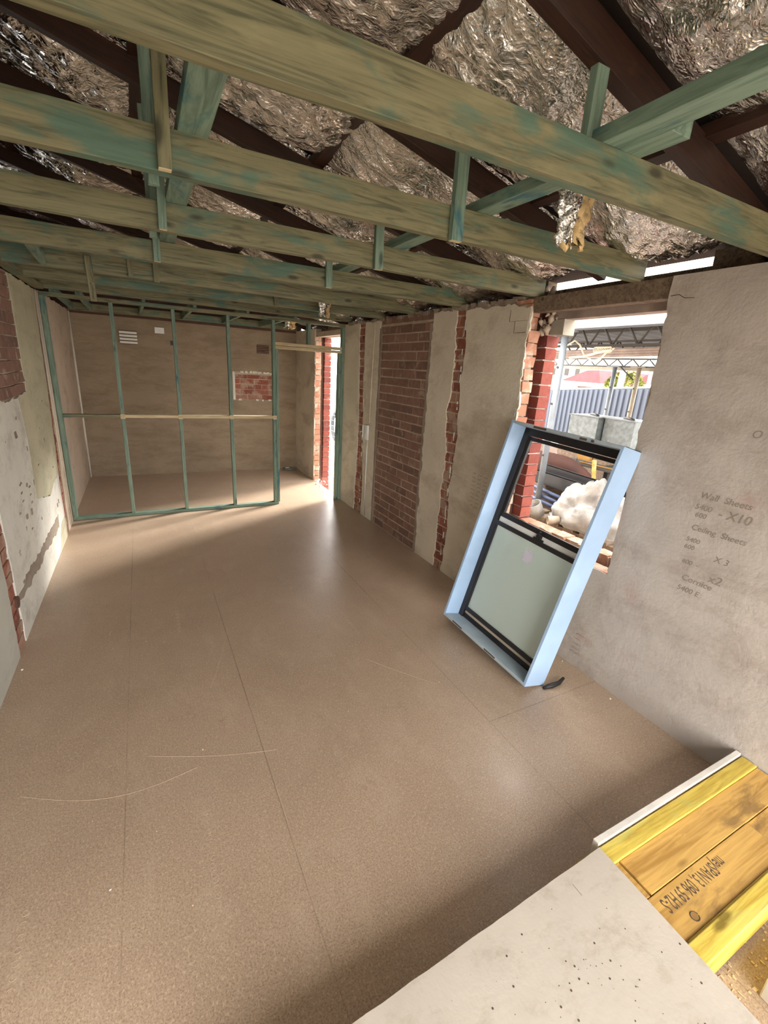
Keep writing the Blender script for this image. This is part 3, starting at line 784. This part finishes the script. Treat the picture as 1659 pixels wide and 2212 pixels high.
# dark nail slots / dents in the front edges
for u0, u1 in ((.55, .66), (.24, .29), (.19, .21)): MB().box(u0, u1, hh - .0195, hh - .006, dd - .002, dd + .0012, .001).build('dark_slot', M['ink'], wu)
for u0, u1 in ((.64, .75), (.28, .39)): MB().box(u0, u1, .006, .016, dd - .002, dd + .0012, .001).build('dark_slot', M['ink'], wu)
b = MB()
for k in range(5):                                                     # pencilled squiggle on the right reveal
    v0 = 1.20 + k * .045; b.tube([(th + .0006, v0, dd - .05 - .004 * k), (th + .0006, v0 + .012, dd - .043), (th + .0006, v0 + .024, dd - .05), (th + .0006, v0 + .012, dd - .057), (th + .0006, v0, dd - .05)], .0008, 4, False)
b.build('pencil_mark', M['pencil'], wu)
MB().box(-.0006, ww * .5, hh, hh + .003, .0, dd - .02).build('top_flashing', M['black'], wu)
# rag-like scraper lying under the near corner
b = MB(); b.tube([(2.90, 1.590, .010), (2.96, 1.580, .016), (3.02, 1.575, .022), (3.075, 1.590, .030)], [.010, .017, .014, .009], 9)
b.tube([(2.905, 1.598, .006), (2.95, 1.595, .008)], [.004, .012], 7)
sc_ = tag(b.build('scraper', M['black']), 'dark bent scraper lying on the floor at the foot of the window unit', 'scraper')

# ------------------------------------------------------------------ foreground stack
# pale sheet board resting on two bearers, with the yellow beam beside it
BZ = .170
pts = [(1.15, YB + 1.3), (2.205, YB + 1.3), (2.212, .19), (2.219, .688), (1.56, .668), (1.05, .650), (.95, .60)]
pts = [(.72, -.75), (2.19, -.75), (2.211, .19), (2.219, .688)]
edge = [(2.219, .688)] + [(2.219 - k * .05, .688 - .034 * (k * .05) + random.uniform(-.0012, .0012)) for k in range(1, 30)]
pts = [(.77, -.75), (2.19, -.75)] + edge
pb = empty('sheet_board', (1.5, 0, BZ), 'large pale stained sheet of board lying in the near right foreground', 'board')
b = MB(); b.prism([(x - 1.5, y, -.012) for x, y in pts], (0, 0, .012)); b.build('sheet', M['board'], pb)
b = MB(); b.prism([(x - 1.5 + .004, y - .003, -.020) for x, y in pts], (0, 0, .0078)); b.build('sheet_core', M['boardedge'], pb)
b = MB()
for k in range(190):
    x, y = random.gauss(.30, .22), random.gauss(.30, .16); s = random.choice((.0010, .0014, .0018, .0024, .0034))
    if not (-.5 < x < .69 and -.1 < y < .64): continue
    if y > .66 - (.72 - x) * .04: continue
    b.tube([(x, y, -.0003), (x, y, .0004)], s, 6)
b.box(.515, .5165, .60, .64, -.0003, .0003)
tag(b.build('dirt_specks', M['ink'], pb), kind='stuff')
for y, lab in ((.55, 'under the front edge of the pale sheet'), (-.35, 'under the back of the pale sheet')):
    beam('bearer', (.95, y, .074), (2.15, y, .074), .09, .148, M['cut'], tags=('pine bearer ' + lab, 'timber bearer'))
# yellow composite beam
YZ = .140
yb = empty('yellow_timber_beam', (2.75, .50, 0), 'yellow framed timber beam with orange web panels and printed lettering, by the right wall', 'timber beam')


def yl(name, mat, x0, x1, y0, y1, z0, z1, bev=.003):
    b = MB(); b.box(x0 - 2.75, x1 - 2.75, y0 - .5, y1 - .5, z0, z1, .0006); return b.build(name, mat, yb, bev)


yl('flange', M['yellow'], 2.10, 3.272, .628, .692, .02, YZ + .020)
yl('flange', M['yellow'], 2.10, 3.272, .298, .358, .02, YZ + .020)
yl('flange_lip', M['yellow'], 2.10, 3.272, .352, .364, .02, YZ + .012)
yl('web_panel', M['ply'], 2.262, 3.272, .502, .627, .02, YZ + .010, .0015)
yl('web_panel', M['ply'], 2.10, 2.90, .365, .499, .02, YZ + .007, .0015)
yl('web_panel', M['ply'], 2.903, 3.272, .365, .499, .02, YZ + .003, .0015)
yl('web_block', M['ply'], 2.10, 2.255, .502, .627, .02, YZ + .006, .0015)
text('meySPAN13, 096 59 H2-S', .064, (2.635 - 2.75, .478 - .5 + .0, YZ + .0078), (0, 0, math.radians(180)), M['ink'], 'printed_lettering', yb, .0002, xs=.54)
b = MB(); b.tube([(2.335 - 2.75, .395 - .5, YZ + .0065), (2.335 - 2.75, .395 - .5, YZ + .0080)], .014, 18); b.build('knot', plain('timber_knot', (.30, .17, .05), .6), yb)
b = MB(); b.tube([(2.335 - 2.75 + .016 * math.cos(q * .5), .395 - .5 + .014 * math.sin(q * .5), YZ + .0080) for q in range(13)], .0016, 5, False); b.build('knot_ring', M['ink'], yb)
for xx in (2.3, 3.2):
    beam('bearer', (xx, .31, .010), (xx, .68, .010), .06, .020, M['cut'], tags=('thin pine packer under the yellow beam, %s' % ('near the pale sheet' if xx < 3 else 'against the right wall'), 'timber packer'))
o = MB().box(2.228, 3.275, .699, .722, .0, .168, .001).build('plasterboard_strip', M['boardedge'], bevel=.002); tag(o, 'white plasterboard strip standing on edge along the yellow beam', 'plasterboard strip')
o = MB().box(2.42, 3.27, -.35, .205, .0, .085, .002).build('board_offcut', M['boardedge'], bevel=.004); o.rotation_euler = (0, 0, 0); tag(o, 'grey fibrous board offcut at the bottom right corner', 'board offcut')

# shavings and crumbs: one object nobody could count
b = MB()
for k in range(150):
    x, y = random.uniform(2.25, 3.25), random.uniform(.21, .30); L = random.uniform(.003, .012); a = random.uniform(0, 3.14)
    b.box(x, x + L * abs(math.cos(a)) + .001, y, y + L * abs(math.sin(a)) + .001, .0005, .003, .0006)
for k in range(45):
    x, y = random.uniform(.1, 3.1), random.uniform(.8, 4.5); L = random.uniform(.003, .010); a = random.uniform(0, 3.14)
    b.box(x, x + L * abs(math.cos(a)) + .001, y, y + L * abs(math.sin(a)) + .001, .0005, .002, .0006)
tag(b.build('wood_shavings', M['chip']), 'pale wood shavings scattered over the brown floor sheets', 'shavings', kind='stuff')
b = MB()
for x, y, s in ((.56, 1.42, .006), (3.22, 1.35, .009), (.03, 3.0, .010), (2.9, .24, .010), (.7, 3.05, .004), (1.7, 1.9, .004), (3.25, 1.75, .006), (3.2, 7.6, .01)):
    b.box(x, x + s, y, y + s * .8, .0005, s * .6, s * .15)
for k in range(24): x, y = W + random.uniform(-.06, .25), random.uniform(6.1, 7.1); s = random.uniform(.01, .03); b.box(x, x + s, y, y + s, .0005, s * .7, .003)
tag(b.build('plaster_crumbs', M['debris']), 'white plaster and brick crumbs on the floor', 'crumbs', kind='stuff')
# pale ring marks stamped in rows on the floor sheets
b = MB()
for x0, ya, yb_, n in ((.908, 1.18, 1.62, 15), (.31, 1.0, 1.5, 13), (.313, 3.1, 3.5, 10), (.914, 3.1, 3.6, 10), (1.512, 1.15, 1.6, 12), (2.08, 2.6, 3.0, 10)):
    for k in range(n):
        y = ya + (yb_ - ya) * k / n; r = .010; x = x0 + random.uniform(-.002, .002)
        b.tube([(x + r * math.cos(q * math.pi / 5), y + r * math.sin(q * math.pi / 5), .0002) for q in range(random.choice((8, 10, 11)))], .0007, 4, False)
b.build('stamp_marks', plain('pale_stamp', (.56, .43, .32), .8), floor)
b = MB()
for (p, q, c_) in (((.70, 2.01), (1.27, 1.80), .02), ((1.22, 3.0), (1.03, 2.4), .03), ((1.4, 2.6), (1.42, 1.9), 0), ((2.0, 2.3), (2.3, 1.9), .01), ((1.21, 1.6), (1.22, 1.1), 0), ((.2, 2.0), (.9, 1.85), .09), ((1.75, 1.1), (1.72, .95), 0), ((2.55, 1.6), (2.7, 1.1), .02)):
    pts = [(p[0] + (q[0] - p[0]) * k / 10, p[1] + (q[1] - p[1]) * k / 10 - c_ * math.sin(k / 10 * math.pi), .0001) for k in range(11)]; b.tube(pts, .0010, 4, False)
for k in range(26):
    x, y, a, L = random.uniform(.2, 2.4), random.uniform(.8, 3.6), random.uniform(0, 3.14), random.uniform(.03, .16)
    b.tube([(x, y, .0001), (x + L * .5 * math.cos(a), y + L * .5 * math.sin(a) + .003, .0001), (x + L * math.cos(a), y + L * math.sin(a), .0001)], .0006, 4, False)
b.tube([(1.213, 1.06, .0001), (1.211, 1.4, .0001), (1.215, 1.78, .0001)], .0013, 4, False)
b.build('scratches', plain('pale_scratch', (.55, .42, .31), .8), floor)

# ------------------------------------------------------------------ outside
tag(MB().box(W + .27, 60, -20, 60, -.40, -.10).build('ground', M['ground']), kind='structure')
tag(MB().box(-20, W + .27, -30, YB - .12, -.25, -.10).build('ground_2', M['ground']), kind='structure')
tag(MB().box(3.75, 10.2, -1.5, 5.9, -.10, .10).build('patio_slab', M['concrete']), kind='structure')
# carport roof
cr = empty('carport_roof', (7.0, 2.5, 2.5), 'grey ribbed metal carport roof on open steel trusses outside the window', 'carport roof')
b = MB(); rows = []
for j in range(161):
    y = -4.0 + j * .065; z = .02 * (1 if (j % 4) in (0, 1) else 0)
    rows.append([b.bm.verts.new((x - 7.0, y - 2.5, 2.62 - (x - 4.9) * .035 + z - 2.5)) for x in (4.85, 9.3)])
for A, B in zip(rows, rows[1:]): b.bm.faces.new([A[0], A[1], B[1], B[0]])
o = b.build('roof_sheeting', M['roofsheet'], cr); s_ = o.modifiers.new('s', 'SOLIDIFY'); s_.thickness = .004
def crp(name, mat, f):
    b = MB(); f(b); o = b.build(name, mat, cr); o.matrix_parent_inverse = Matrix.Translation((-7.0, -2.5, -2.5)); return o
crp('front_beam', M['rustbeam'], lambda b: b.box(4.92, 4.98, -3.8, 6.3, 2.43, 2.52))
crp('front_beam', M['post'], lambda b: b.box(4.90, 5.05, -3.8, 6.3, 2.385, 2.43))
def truss(b, x, y0, y1, zt, zb, n, r=.012):
    b.box(x - .02, x + .02, y0, y1, zt - .012, zt + .012); b.box(x - .02, x + .02, y0, y1, zb - .012, zb + .012)
    for k in range(n):
        a = y0 + (y1 - y0) * k / n; c = y0 + (y1 - y0) * (k + .5) / n; d = y0 + (y1 - y0) * (k + 1) / n
        b.tube([(x, a, zt), (x, c, zb)], r, 6); b.tube([(x, c, zb), (x, d, zt)], r, 6)
crp('open_truss', M['truss'], lambda b: truss(b, 5.6, -3.4, 6.0, 2.50, 2.275, 30))
crp('open_truss', M['truss'], lambda b: truss(b, 7.1, -3.4, 6.3, 2.46, 2.27, 30))
crp('open_truss', M['truss'], lambda b: truss(b, 8.6, -3.4, 7.6, 2.30, 2.17, 36, .009))
crp('back_beam', M['postrust'], lambda b: b.box(8.75, 8.85, -3.4, 7.6, 2.11, 2.17))
crp('roof_batten', M['truss'], lambda b: [b.box(6.3, 6.36, -3.4, 6.3, 2.50, 2.54), b.box(7.8, 7.86, -3.4, 6.3, 2.44, 2.48)])
crp('stored_pole', M['rustbeam'], lambda b: [b.tube([(6.0, 4.9, 2.17 + .03 * q), (6.3, 2.6, 2.25 + .03 * q)], .022, 8) for q in range(3)])
# posts
def post(x, y, z0, z1, r, mat, lab, brace=None):
    e = empty('steel_post', (x, y, z0), lab, 'post', 'carport posts')
    MB().tube([(0, 0, .0), (0, 0, z1 - z0)], r, 16).build('pole', mat, e)
    MB().box(-r * 2, r * 2, -r * 2, r * 2, 0, .012).build('base_plate', mat, e)
    MB().box(-r * 1.8, r * 1.8, -r * 3.2, r * 3.2, z1 - z0 - .012, z1 - z0).build('cap_plate', mat, e)
    for q in (.35, .9, 1.5, 1.9): MB().tube([(-r - .012, 0, q), (-r + .01, 0, q)], .012, 8).build('bolt', M['truss'], e)
post(5.04, 3.83, .10, 2.385, .036, M['post'], 'pale grey steel carport post close outside the window opening')
post(8.6, 5.78, -.10, 2.17, .04, M['post'], 'pale grey steel post in the middle distance in front of the grey fence')
post(8.6, 5.30, -.10, 2.17, .04, M['postrust'], 'rust-stained beige steel post at the right in front of the grey fence')
b = MB(); b.tube([(8.55, 5.34, 1.95), (8.55, 5.62, 2.15)], .012, 6); tag(b.build('post_brace', M['truss']), 'thin diagonal brace at the head of the rusty post', 'brace')
# cable bundle
b = MB(); b.tube([(5.32, 4.03, 2.26), (5.32, 3.93, 2.31), (5.32, 3.85, 2.26), (5.32, 3.77, 2.15), (5.32, 3.65, 2.09), (5.32, 3.55, 2.11), (5.32, 3.48, 2.18), (5.32, 3.40, 2.22)], .010, 8)
b.tube([(5.30, 3.95, 2.12), (5.30, 3.75, 2.135), (5.30, 3.55, 2.18), (5.30, 3.42, 2.20)], .014, 8)
for k in range(9): yy = 3.62 - k * .022; b.tube([(5.31, yy + .03 * math.cos(q * .9), 2.205 + .03 * math.sin(q * .9)) for q in range(8)], .006, 6)
tag(b.build('cable_coil', M['rope']), 'cream cable looped and coiled under the carport truss', 'cable')
# fence
fe = empty('metal_fence', (10.1, 7.0, .0), 'slate grey ribbed metal panel fence across the yard', 'fence')
A = Vector((10.35, 10.6)); B = Vector((10.0, 3.6)); dv = B - A; Ln = dv.length; dn = dv.normalized(); pn = Vector((dn.y, -dn.x))
def ftop(s): return 1.50 + (s / Ln) * .50
b = MB(); rows = []; prof = [(0, 0), (.055, 0), (.075, .035), (.12, .035), (.14, 0)]
s = 0
while s < Ln:
    for ds, dp in prof[:-1]:
        q = A + dn * (s + ds) + pn * dp; rows.append([b.bm.verts.new((q.x - 10.1, q.y - 7, z)) for z in (-.4, ftop(s) - .02)])
    s += .14
for a, c in zip(rows, rows[1:]): b.bm.faces.new([a[0], c[0], c[1], a[1]])
o = b.build('ribbed_panel', M['fence'], fe); s_ = o.modifiers.new('s', 'SOLIDIFY'); s_.thickness = .003
def fpt(s, off=0): q = A + dn * s + pn * off; return (q.x - 10.1, q.y - 7.0)
a, c = fpt(0, -.02), fpt(Ln, -.02); b = MB(); b.tube([(a[0], a[1], ftop(0)), (c[0], c[1], ftop(Ln))], .03, 8); b.build('top_rail', M['post'], fe)
for s in (1.0, 3.35, 5.7): a = fpt(s, -.03); b = MB(); b.box(a[0] - .03, a[0] + .03, a[1] - .03, a[1] + .03, -.4, ftop(s)); b.build('fence_post', M['fence'], fe)
# galvanised boxes on a crate
b = MB(); b.box(6.45, 7.15, 3.6, 4.9, .10, .98); b.build
cr_ = tag(b.build('storage_crate', M['oldbrown'], bevel=.01), 'rough timber crate under the galvanised boxes outside', 'crate')
for (x0, x1, y0, y1, lab) in ((6.52, 7.0, 4.33, 4.82, 'left galvanised steel box on the crate outside the window'), (6.62, 7.05, 3.84, 4.30, 'right galvanised steel box on the crate outside the window')):
    e = empty('galvanised_box', ((x0 + x1) / 2, (y0 + y1) / 2, .985), lab, 'metal box', 'galvanised boxes outside')
    hx, hy = (x1 - x0) / 2, (y1 - y0) / 2
    MB().box(-hx, hx, -hy, hy, 0, .40).build('body', M['galv'], e, .004)
    MB().box(-hx - .012, hx + .012, -hy - .012, hy + .012, .40, .415).build('lid_flange', M['galv'], e)
    b = MB(); b.tube([(-.1, -.12, .42), (0, 0, .425), (.05, .12, .42)], .02, 7); b.build('dark_strap', M['black'], e)
# junk pile
def simple(name, mat, f, lab, cat, group=None, bevel=0.0):
    b = MB(); f(b); o = b.build(name, mat, bevel=bevel); return tag(o, lab, cat, group)
simple('timber_plank', M['cut'], lambda b: b.box(4.35, 4.50, 2.2, 3.6, .102, .24, .003), 'weathered plank on the patio nearest the window sill', 'plank', 'planks on the patio', .004)
simple('timber_plank', M['oldbrown'], lambda b: b.box(4.53, 4.68, 2.1, 3.7, .102, .26, .003), 'darker plank on the patio behind the nearest one', 'plank', 'planks on the patio', .004)
simple('pallet', M['oldbrown'], lambda b: [b.box(4.72, 5.18, 3.0 + k * .2 - 1.0, 3.12 + k * .2 - 1.0, .34, .37) for k in range(9)] + [b.box(x, x + .08, 2.0, 3.75, .102, .34) for x in (4.75, 5.08)], 'timber pallet under the plastic heap on the patio', 'pallet')
# brown curved sheet
b = MB(); rows = []
for i in range(15):
    t_ = i / 14; y = 4.45 - t_ * 1.02; zt = .93 - .30 * max(0, t_ - .35) ** 1.6 * 3.0 * .6; row = [b.bm.verts.new((5.62 + .05 * math.sin(t_ * 3), y, max(.42, zt - q * (.30 if t_ < .9 else .2)))) for q in (0, .5, 1)]; rows.append(row)
for a, c in zip(rows, rows[1:]):
    for j in range(2): b.bm.faces.new([a[j], a[j + 1], c[j + 1], c[j]]).smooth = True
o = b.build('brown_sheet', M['brownsheet']); s_ = o.modifiers.new('s', 'SOLIDIFY'); s_.thickness = .012; tag(o, 'red-brown curved sheet standing behind the black gutters outside', 'sheet')
def gut(x, y0, z0, y1, z1, lab):
    b = MB(); prof = [(0, .14), (0, 0), (.13, 0), (.13, .10), (.155, .12), (.13, .13)]
    A_ = [b.bm.verts.new((x + p, y0, z0 + q)) for p, q in prof]; B_ = [b.bm.verts.new((x + p, y1, z1 + q)) for p, q in prof]
    for j in range(5): b.bm.faces.new([A_[j], A_[j + 1], B_[j + 1], B_[j]])
    o = b.build('gutter_length', M['gutter']); s_ = o.modifiers.new('s', 'SOLIDIFY'); s_.thickness = .006; tag(o, lab, 'gutter', 'black gutters in the pile')
simple('support_block', M['oldbrown'], lambda b: b.box(5.22, 5.60, 3.95, 4.15, .102, .585, .003), 'rough timber block holding up the left end of the gutters', 'timber block')
simple('support_block', M['oldbrown'], lambda b: b.box(5.22, 5.60, 3.24, 3.40, .102, .57, .003), 'rough timber block holding up the right end of the gutters', 'timber block')
gut(5.25, 4.35, .60, 3.30, .58, 'shiny black gutter length across the front of the pile outside')
gut(5.42, 4.25, .66, 3.15, .62, 'black gutter length behind the front one outside')
for k, lab in enumerate(('upper', 'middle', 'lower')):
    simple('slate_blue_pipe', M['bluepipe'], lambda b: b.tube([(5.14 - k * .04, 4.05, .57 - k * .055), (5.12 - k * .04, 3.55, .53 - k * .055)], .024, 10), 'slate blue pipe beside the pale post, %s of three' % lab, 'pipe', 'blue pipes in the pile')
# crumpled plastic heap
b = MB(); rows = []
for i in range(49):
    row = []
    for j in range(25):
        u0, v0 = i / 48 * 2 * math.pi, j / 24 * math.pi / 2
        d = Vector((.26 * math.cos(u0) * math.cos(v0), .44 * math.sin(u0) * math.cos(v0), .44 * math.sin(v0)))
        nn = 1 + .26 * noise.noise(d * 5.5) + .20 * abs(noise.noise(d * 11)) + .10 * abs(noise.noise(d * 27)); d = d * nn
        d.z += .12 * (-d.y) * (1 if d.z > .05 else 0)
        row.append(b.bm.verts.new((4.98 + d.x, 3.03 + d.y, .372 + max(0, d.z))))
    rows.append(row)
for a, c in zip(rows, rows[1:]):
    for j in range(24): b.bm.faces.new([a[j], a[j + 1], c[j + 1], c[j]]).smooth = True
tag(b.build('plastic_heap', M['bag']), 'heap of crumpled white plastic sheeting in the yard pile', 'plastic sheeting')
def cup(name, c, ax, r, L, mat, lab, cat, group):
    c = Vector(c); ax = Vector(ax).normalized(); b = MB(); b.tube([c, c + ax * L], [r * .9, r], 20, False); o = b.build(name, mat); s_ = o.modifiers.new('s', 'SOLIDIFY'); s_.thickness = .006; tag(o, lab, cat, group)
cup('bucket', (4.72, 3.50, .38), (-.5, .15, .9), .085, .16, M['bag'], 'cream bucket tipped at the left of the plastic heap', 'bucket', None)
cup('pipe_socket', (4.52, 2.86, .262), (0, 0, 1), .055, .05, M['white'], 'short white plastic ring standing on the plank', 'pipe fitting', 'pipe fittings')
cup('pipe_socket', (4.55, 2.74, .305), (-.9, -.35, .1), .040, .11, M['pvc'], 'cream pipe socket lying on the plank at the right', 'pipe fitting', 'pipe fittings')
cup('pipe_socket', (4.74, 3.22, .41), (-.8, .5, -.1), .048, .12, M['pvc'], 'cream pipe socket lying left of the heap', 'pipe fitting', 'pipe fittings')
cup('pipe_socket', (4.72, 2.66, .42), (-.9, -.1, .2), .055, .10, M['bag'], 'white pipe socket at the right of the heap', 'pipe fitting', 'pipe fittings')
simple('timber_stake', M['ply'], lambda b: b.prism([(5.63, 3.47, .102), (5.63, 3.43, .102), (5.63, 3.59, .96), (5.63, 3.63, .96)], (.03, 0, 0)), 'short orange timber stake standing in the pile', 'stake')
simple('black_bin', M['black'], lambda b: b.box(6.0, 6.4, 3.05, 3.72, .10, .86), 'black box in shadow at the right of the pile', 'bin', None, .02)
simple('yellow_level', M['worklight'], lambda b: b.box(5.80, 5.83, 3.45, 3.95,   .865, .877), 'thin yellow stick lying across the bin', 'stick')
simple('trestle_top', M['truss'], lambda b: [b.box(5.7, 5.98, 3.4, 4.7, .84, .86)] + [b.box(x, x + .03, y, y + .03, .10, .84) for x in (5.72, 5.93) for y in (3.42, 4.65)], 'dark metal trestle behind the gutters outside', 'trestle')
wk = empty('work_light', (5.85, 3.90, .862), 'small yellow site work light on the trestle outside', 'work light')
MB().prism([(-.05, .08, .04), (-.05, -.10, .04), (-.05, -.12, .13), (-.05, .11, .13)], (.09, 0, 0)).build('housing', M['worklight'], wk, .004)
MB().box(-.06, .05, -.13, .12, .13, .145).build('lens', M['glassdark'], wk); b = MB(); b.tube([(0, .11, .1), (-.01, .12, 0), (-.01, -.02, .004), (-.01, -.12, 0), (0, -.11, .1)], .006, 6); b.build('stand', M['black'], wk)
simple('white_bracket', M['white'], lambda b: [b.box(6.9, 6.95, 5.10, 5.33, .80, .84), b.box(6.9, 6.95, 5.12, 5.30, .66, .70)], 'pair of white brackets leaning behind the post', 'bracket')
simple('grey_tarp', M['concrete'], lambda b: b.box(6.95, 7.35, 5.0, 6.2, -.1, .80, .03), 'grey covered stack behind the pale post', 'covered stack', None, .03)
# neighbours
hs = empty('neighbour_house', (24, 17.6, -.1), 'neighbouring house with a red hipped roof beyond the fence', 'house')
MB().prism([(-2, .4, 1.95), (-2, -1.3, 1.95), (-2, -1.3, 1.75), (-2, .4, 1.75)], (4, 0, 0)).build('wall', M['cream'], hs)
MB().prism([(-2, 1.4, 2.0), (-2, -1.2, 1.95), (-2, -.95, 2.60), (-2, -.25, 2.58)], (4, 0, 0)).build('roof', M['redroof'], hs)
MB().prism([(-2, -1.2, .2), (-2, .2, .2), (-2, .2, 1.75), (-2, -1.2, 1.75)], (3, 0, 0)).build('lower_wall', M['brownsheet'], hs)
h2 = empty('neighbour_house', (25, 14.9, -.1), 'second red roofed house seen right of the rusty post', 'house')
MB().prism([(-1, 1.0, 2.05), (-1, -1.6, 2.05), (-1, -1.2, 2.75), (-1, .2, 2.70)], (4, 0, 0)).build('roof', M['redroof'], h2)
MB().box(-1, 3, -1.6, 1.0, 0, 2.05).build('wall', M['cream'], h2)
cb = empty('cream_building', (30, 26, -.1), 'large cream building in the far left distance', 'building')
MB().box(0, 5, -3.2, 6, 0, 4.6).build('wall', M['cream'], cb)
for yy in (-1.4, -.4, .8, 2.2): MB().box(-.05, .02, yy, yy + .35, 2.4, 3.2).build('window_opening', M['truss'], cb)
b = MB()
tr = empty('green_tree', (20, 13.6, -.1), 'round yellow-green tree beyond the fence', 'tree')
MB().tube([(0, 0, 0), (0, 0, 1.4)], .12, 8).build('trunk', M['bark'], tr); b = MB()
for k in range(1500):
    d = Vector((random.gauss(0, 1), random.gauss(0, 1), random.gauss(0, 1))).normalized() * random.uniform(.65, 1.0) ** .5
    c = Vector((d.x * .8, d.y * .85, 1.75 + d.z * .80)); s = .10; a = Vector((random.uniform(-1, 1), random.uniform(-1, 1), random.uniform(-1, 1))).normalized(); q = a.cross(Vector((.3, .5, .8))).normalized()
    b.bm.faces.new([b.bm.verts.new(c + a * s), b.bm.verts.new(c + q * s * .6), b.bm.verts.new(c - a * s), b.bm.verts.new(c - q * s * .6)])
b.build('foliage', M['leaf'], tr)
bt = empty('bare_tree', (13, 11.2, -.1), 'leafless branching tree behind the grey fence', 'tree'); b = MB()
def branch(p, d, L, r, n):
    q = p + d * L; b.tube([p, p + d * L * .5 + Vector((random.uniform(-.02, .02),) * 3), q], [r, r * .8, r * .6], 5)
    if n:
        for k in range(3): nd = (d + Vector((random.uniform(-.5, .5), random.uniform(-.7, .7), random.uniform(-.1, .5)))).normalized(); branch(q, nd, L * .72, r * .6, n - 1)
branch(Vector((0, 0, 0)), Vector((0, 0, 1)), 1.5, .035, 5); b.build('branches', M['bark'], bt)
simple('utility_pole', M['post'], lambda b: b.tube([(14, 9.55, -.1), (14, 9.45, 3.4)], .10, 10), 'pale pole standing behind the fence beside the green tree', 'pole')
simple('utility_pole', M['post'], lambda b: b.tube([(16, 9.9, -.1), (16, 9.9, 3.2)], .06, 10), 'thin pale pole behind the fence at the right', 'pole')
# beyond the far doorway
simple('pale_shed', plain('white_cladding', (.78, .82, .86), .6), lambda b: [b.box(6.4, 6.6, 9.5, 16, -.1, 1.9), b.box(6.38, 6.4, 12.7, 12.75, -.1, 1.9), b.box(6.38, 6.4, 9, 16, 1.3, 1.33)], 'pale blue-white shed wall outside the far doorway', 'shed')
wf_ = empty('wire_fence', (5.0, 10.8, -.1), 'light mesh fence panel outside the far doorway', 'wire fence')
b = MB()
for k in range(22): b.tube([(0, -1.0 + k * .09, 0), (0, -1.0 + k * .09, .85)], .005, 5)
for k in range(7): b.tube([(0, -1.0, .03 + k * .13), (0, .95, .03 + k * .13)], .005, 5)
b.build('mesh', M['post'], wf_)
b = MB(); b.tube([(5.15 + .0 * q, 10.75 + .36 * math.cos(q * .42), .42 + .36 * math.sin(q * .42)) for q in range(16)], .05, 8)
tag(b.build('dark_coil', M['black']), 'dark coil of hose behind the mesh fence outside', 'hose')
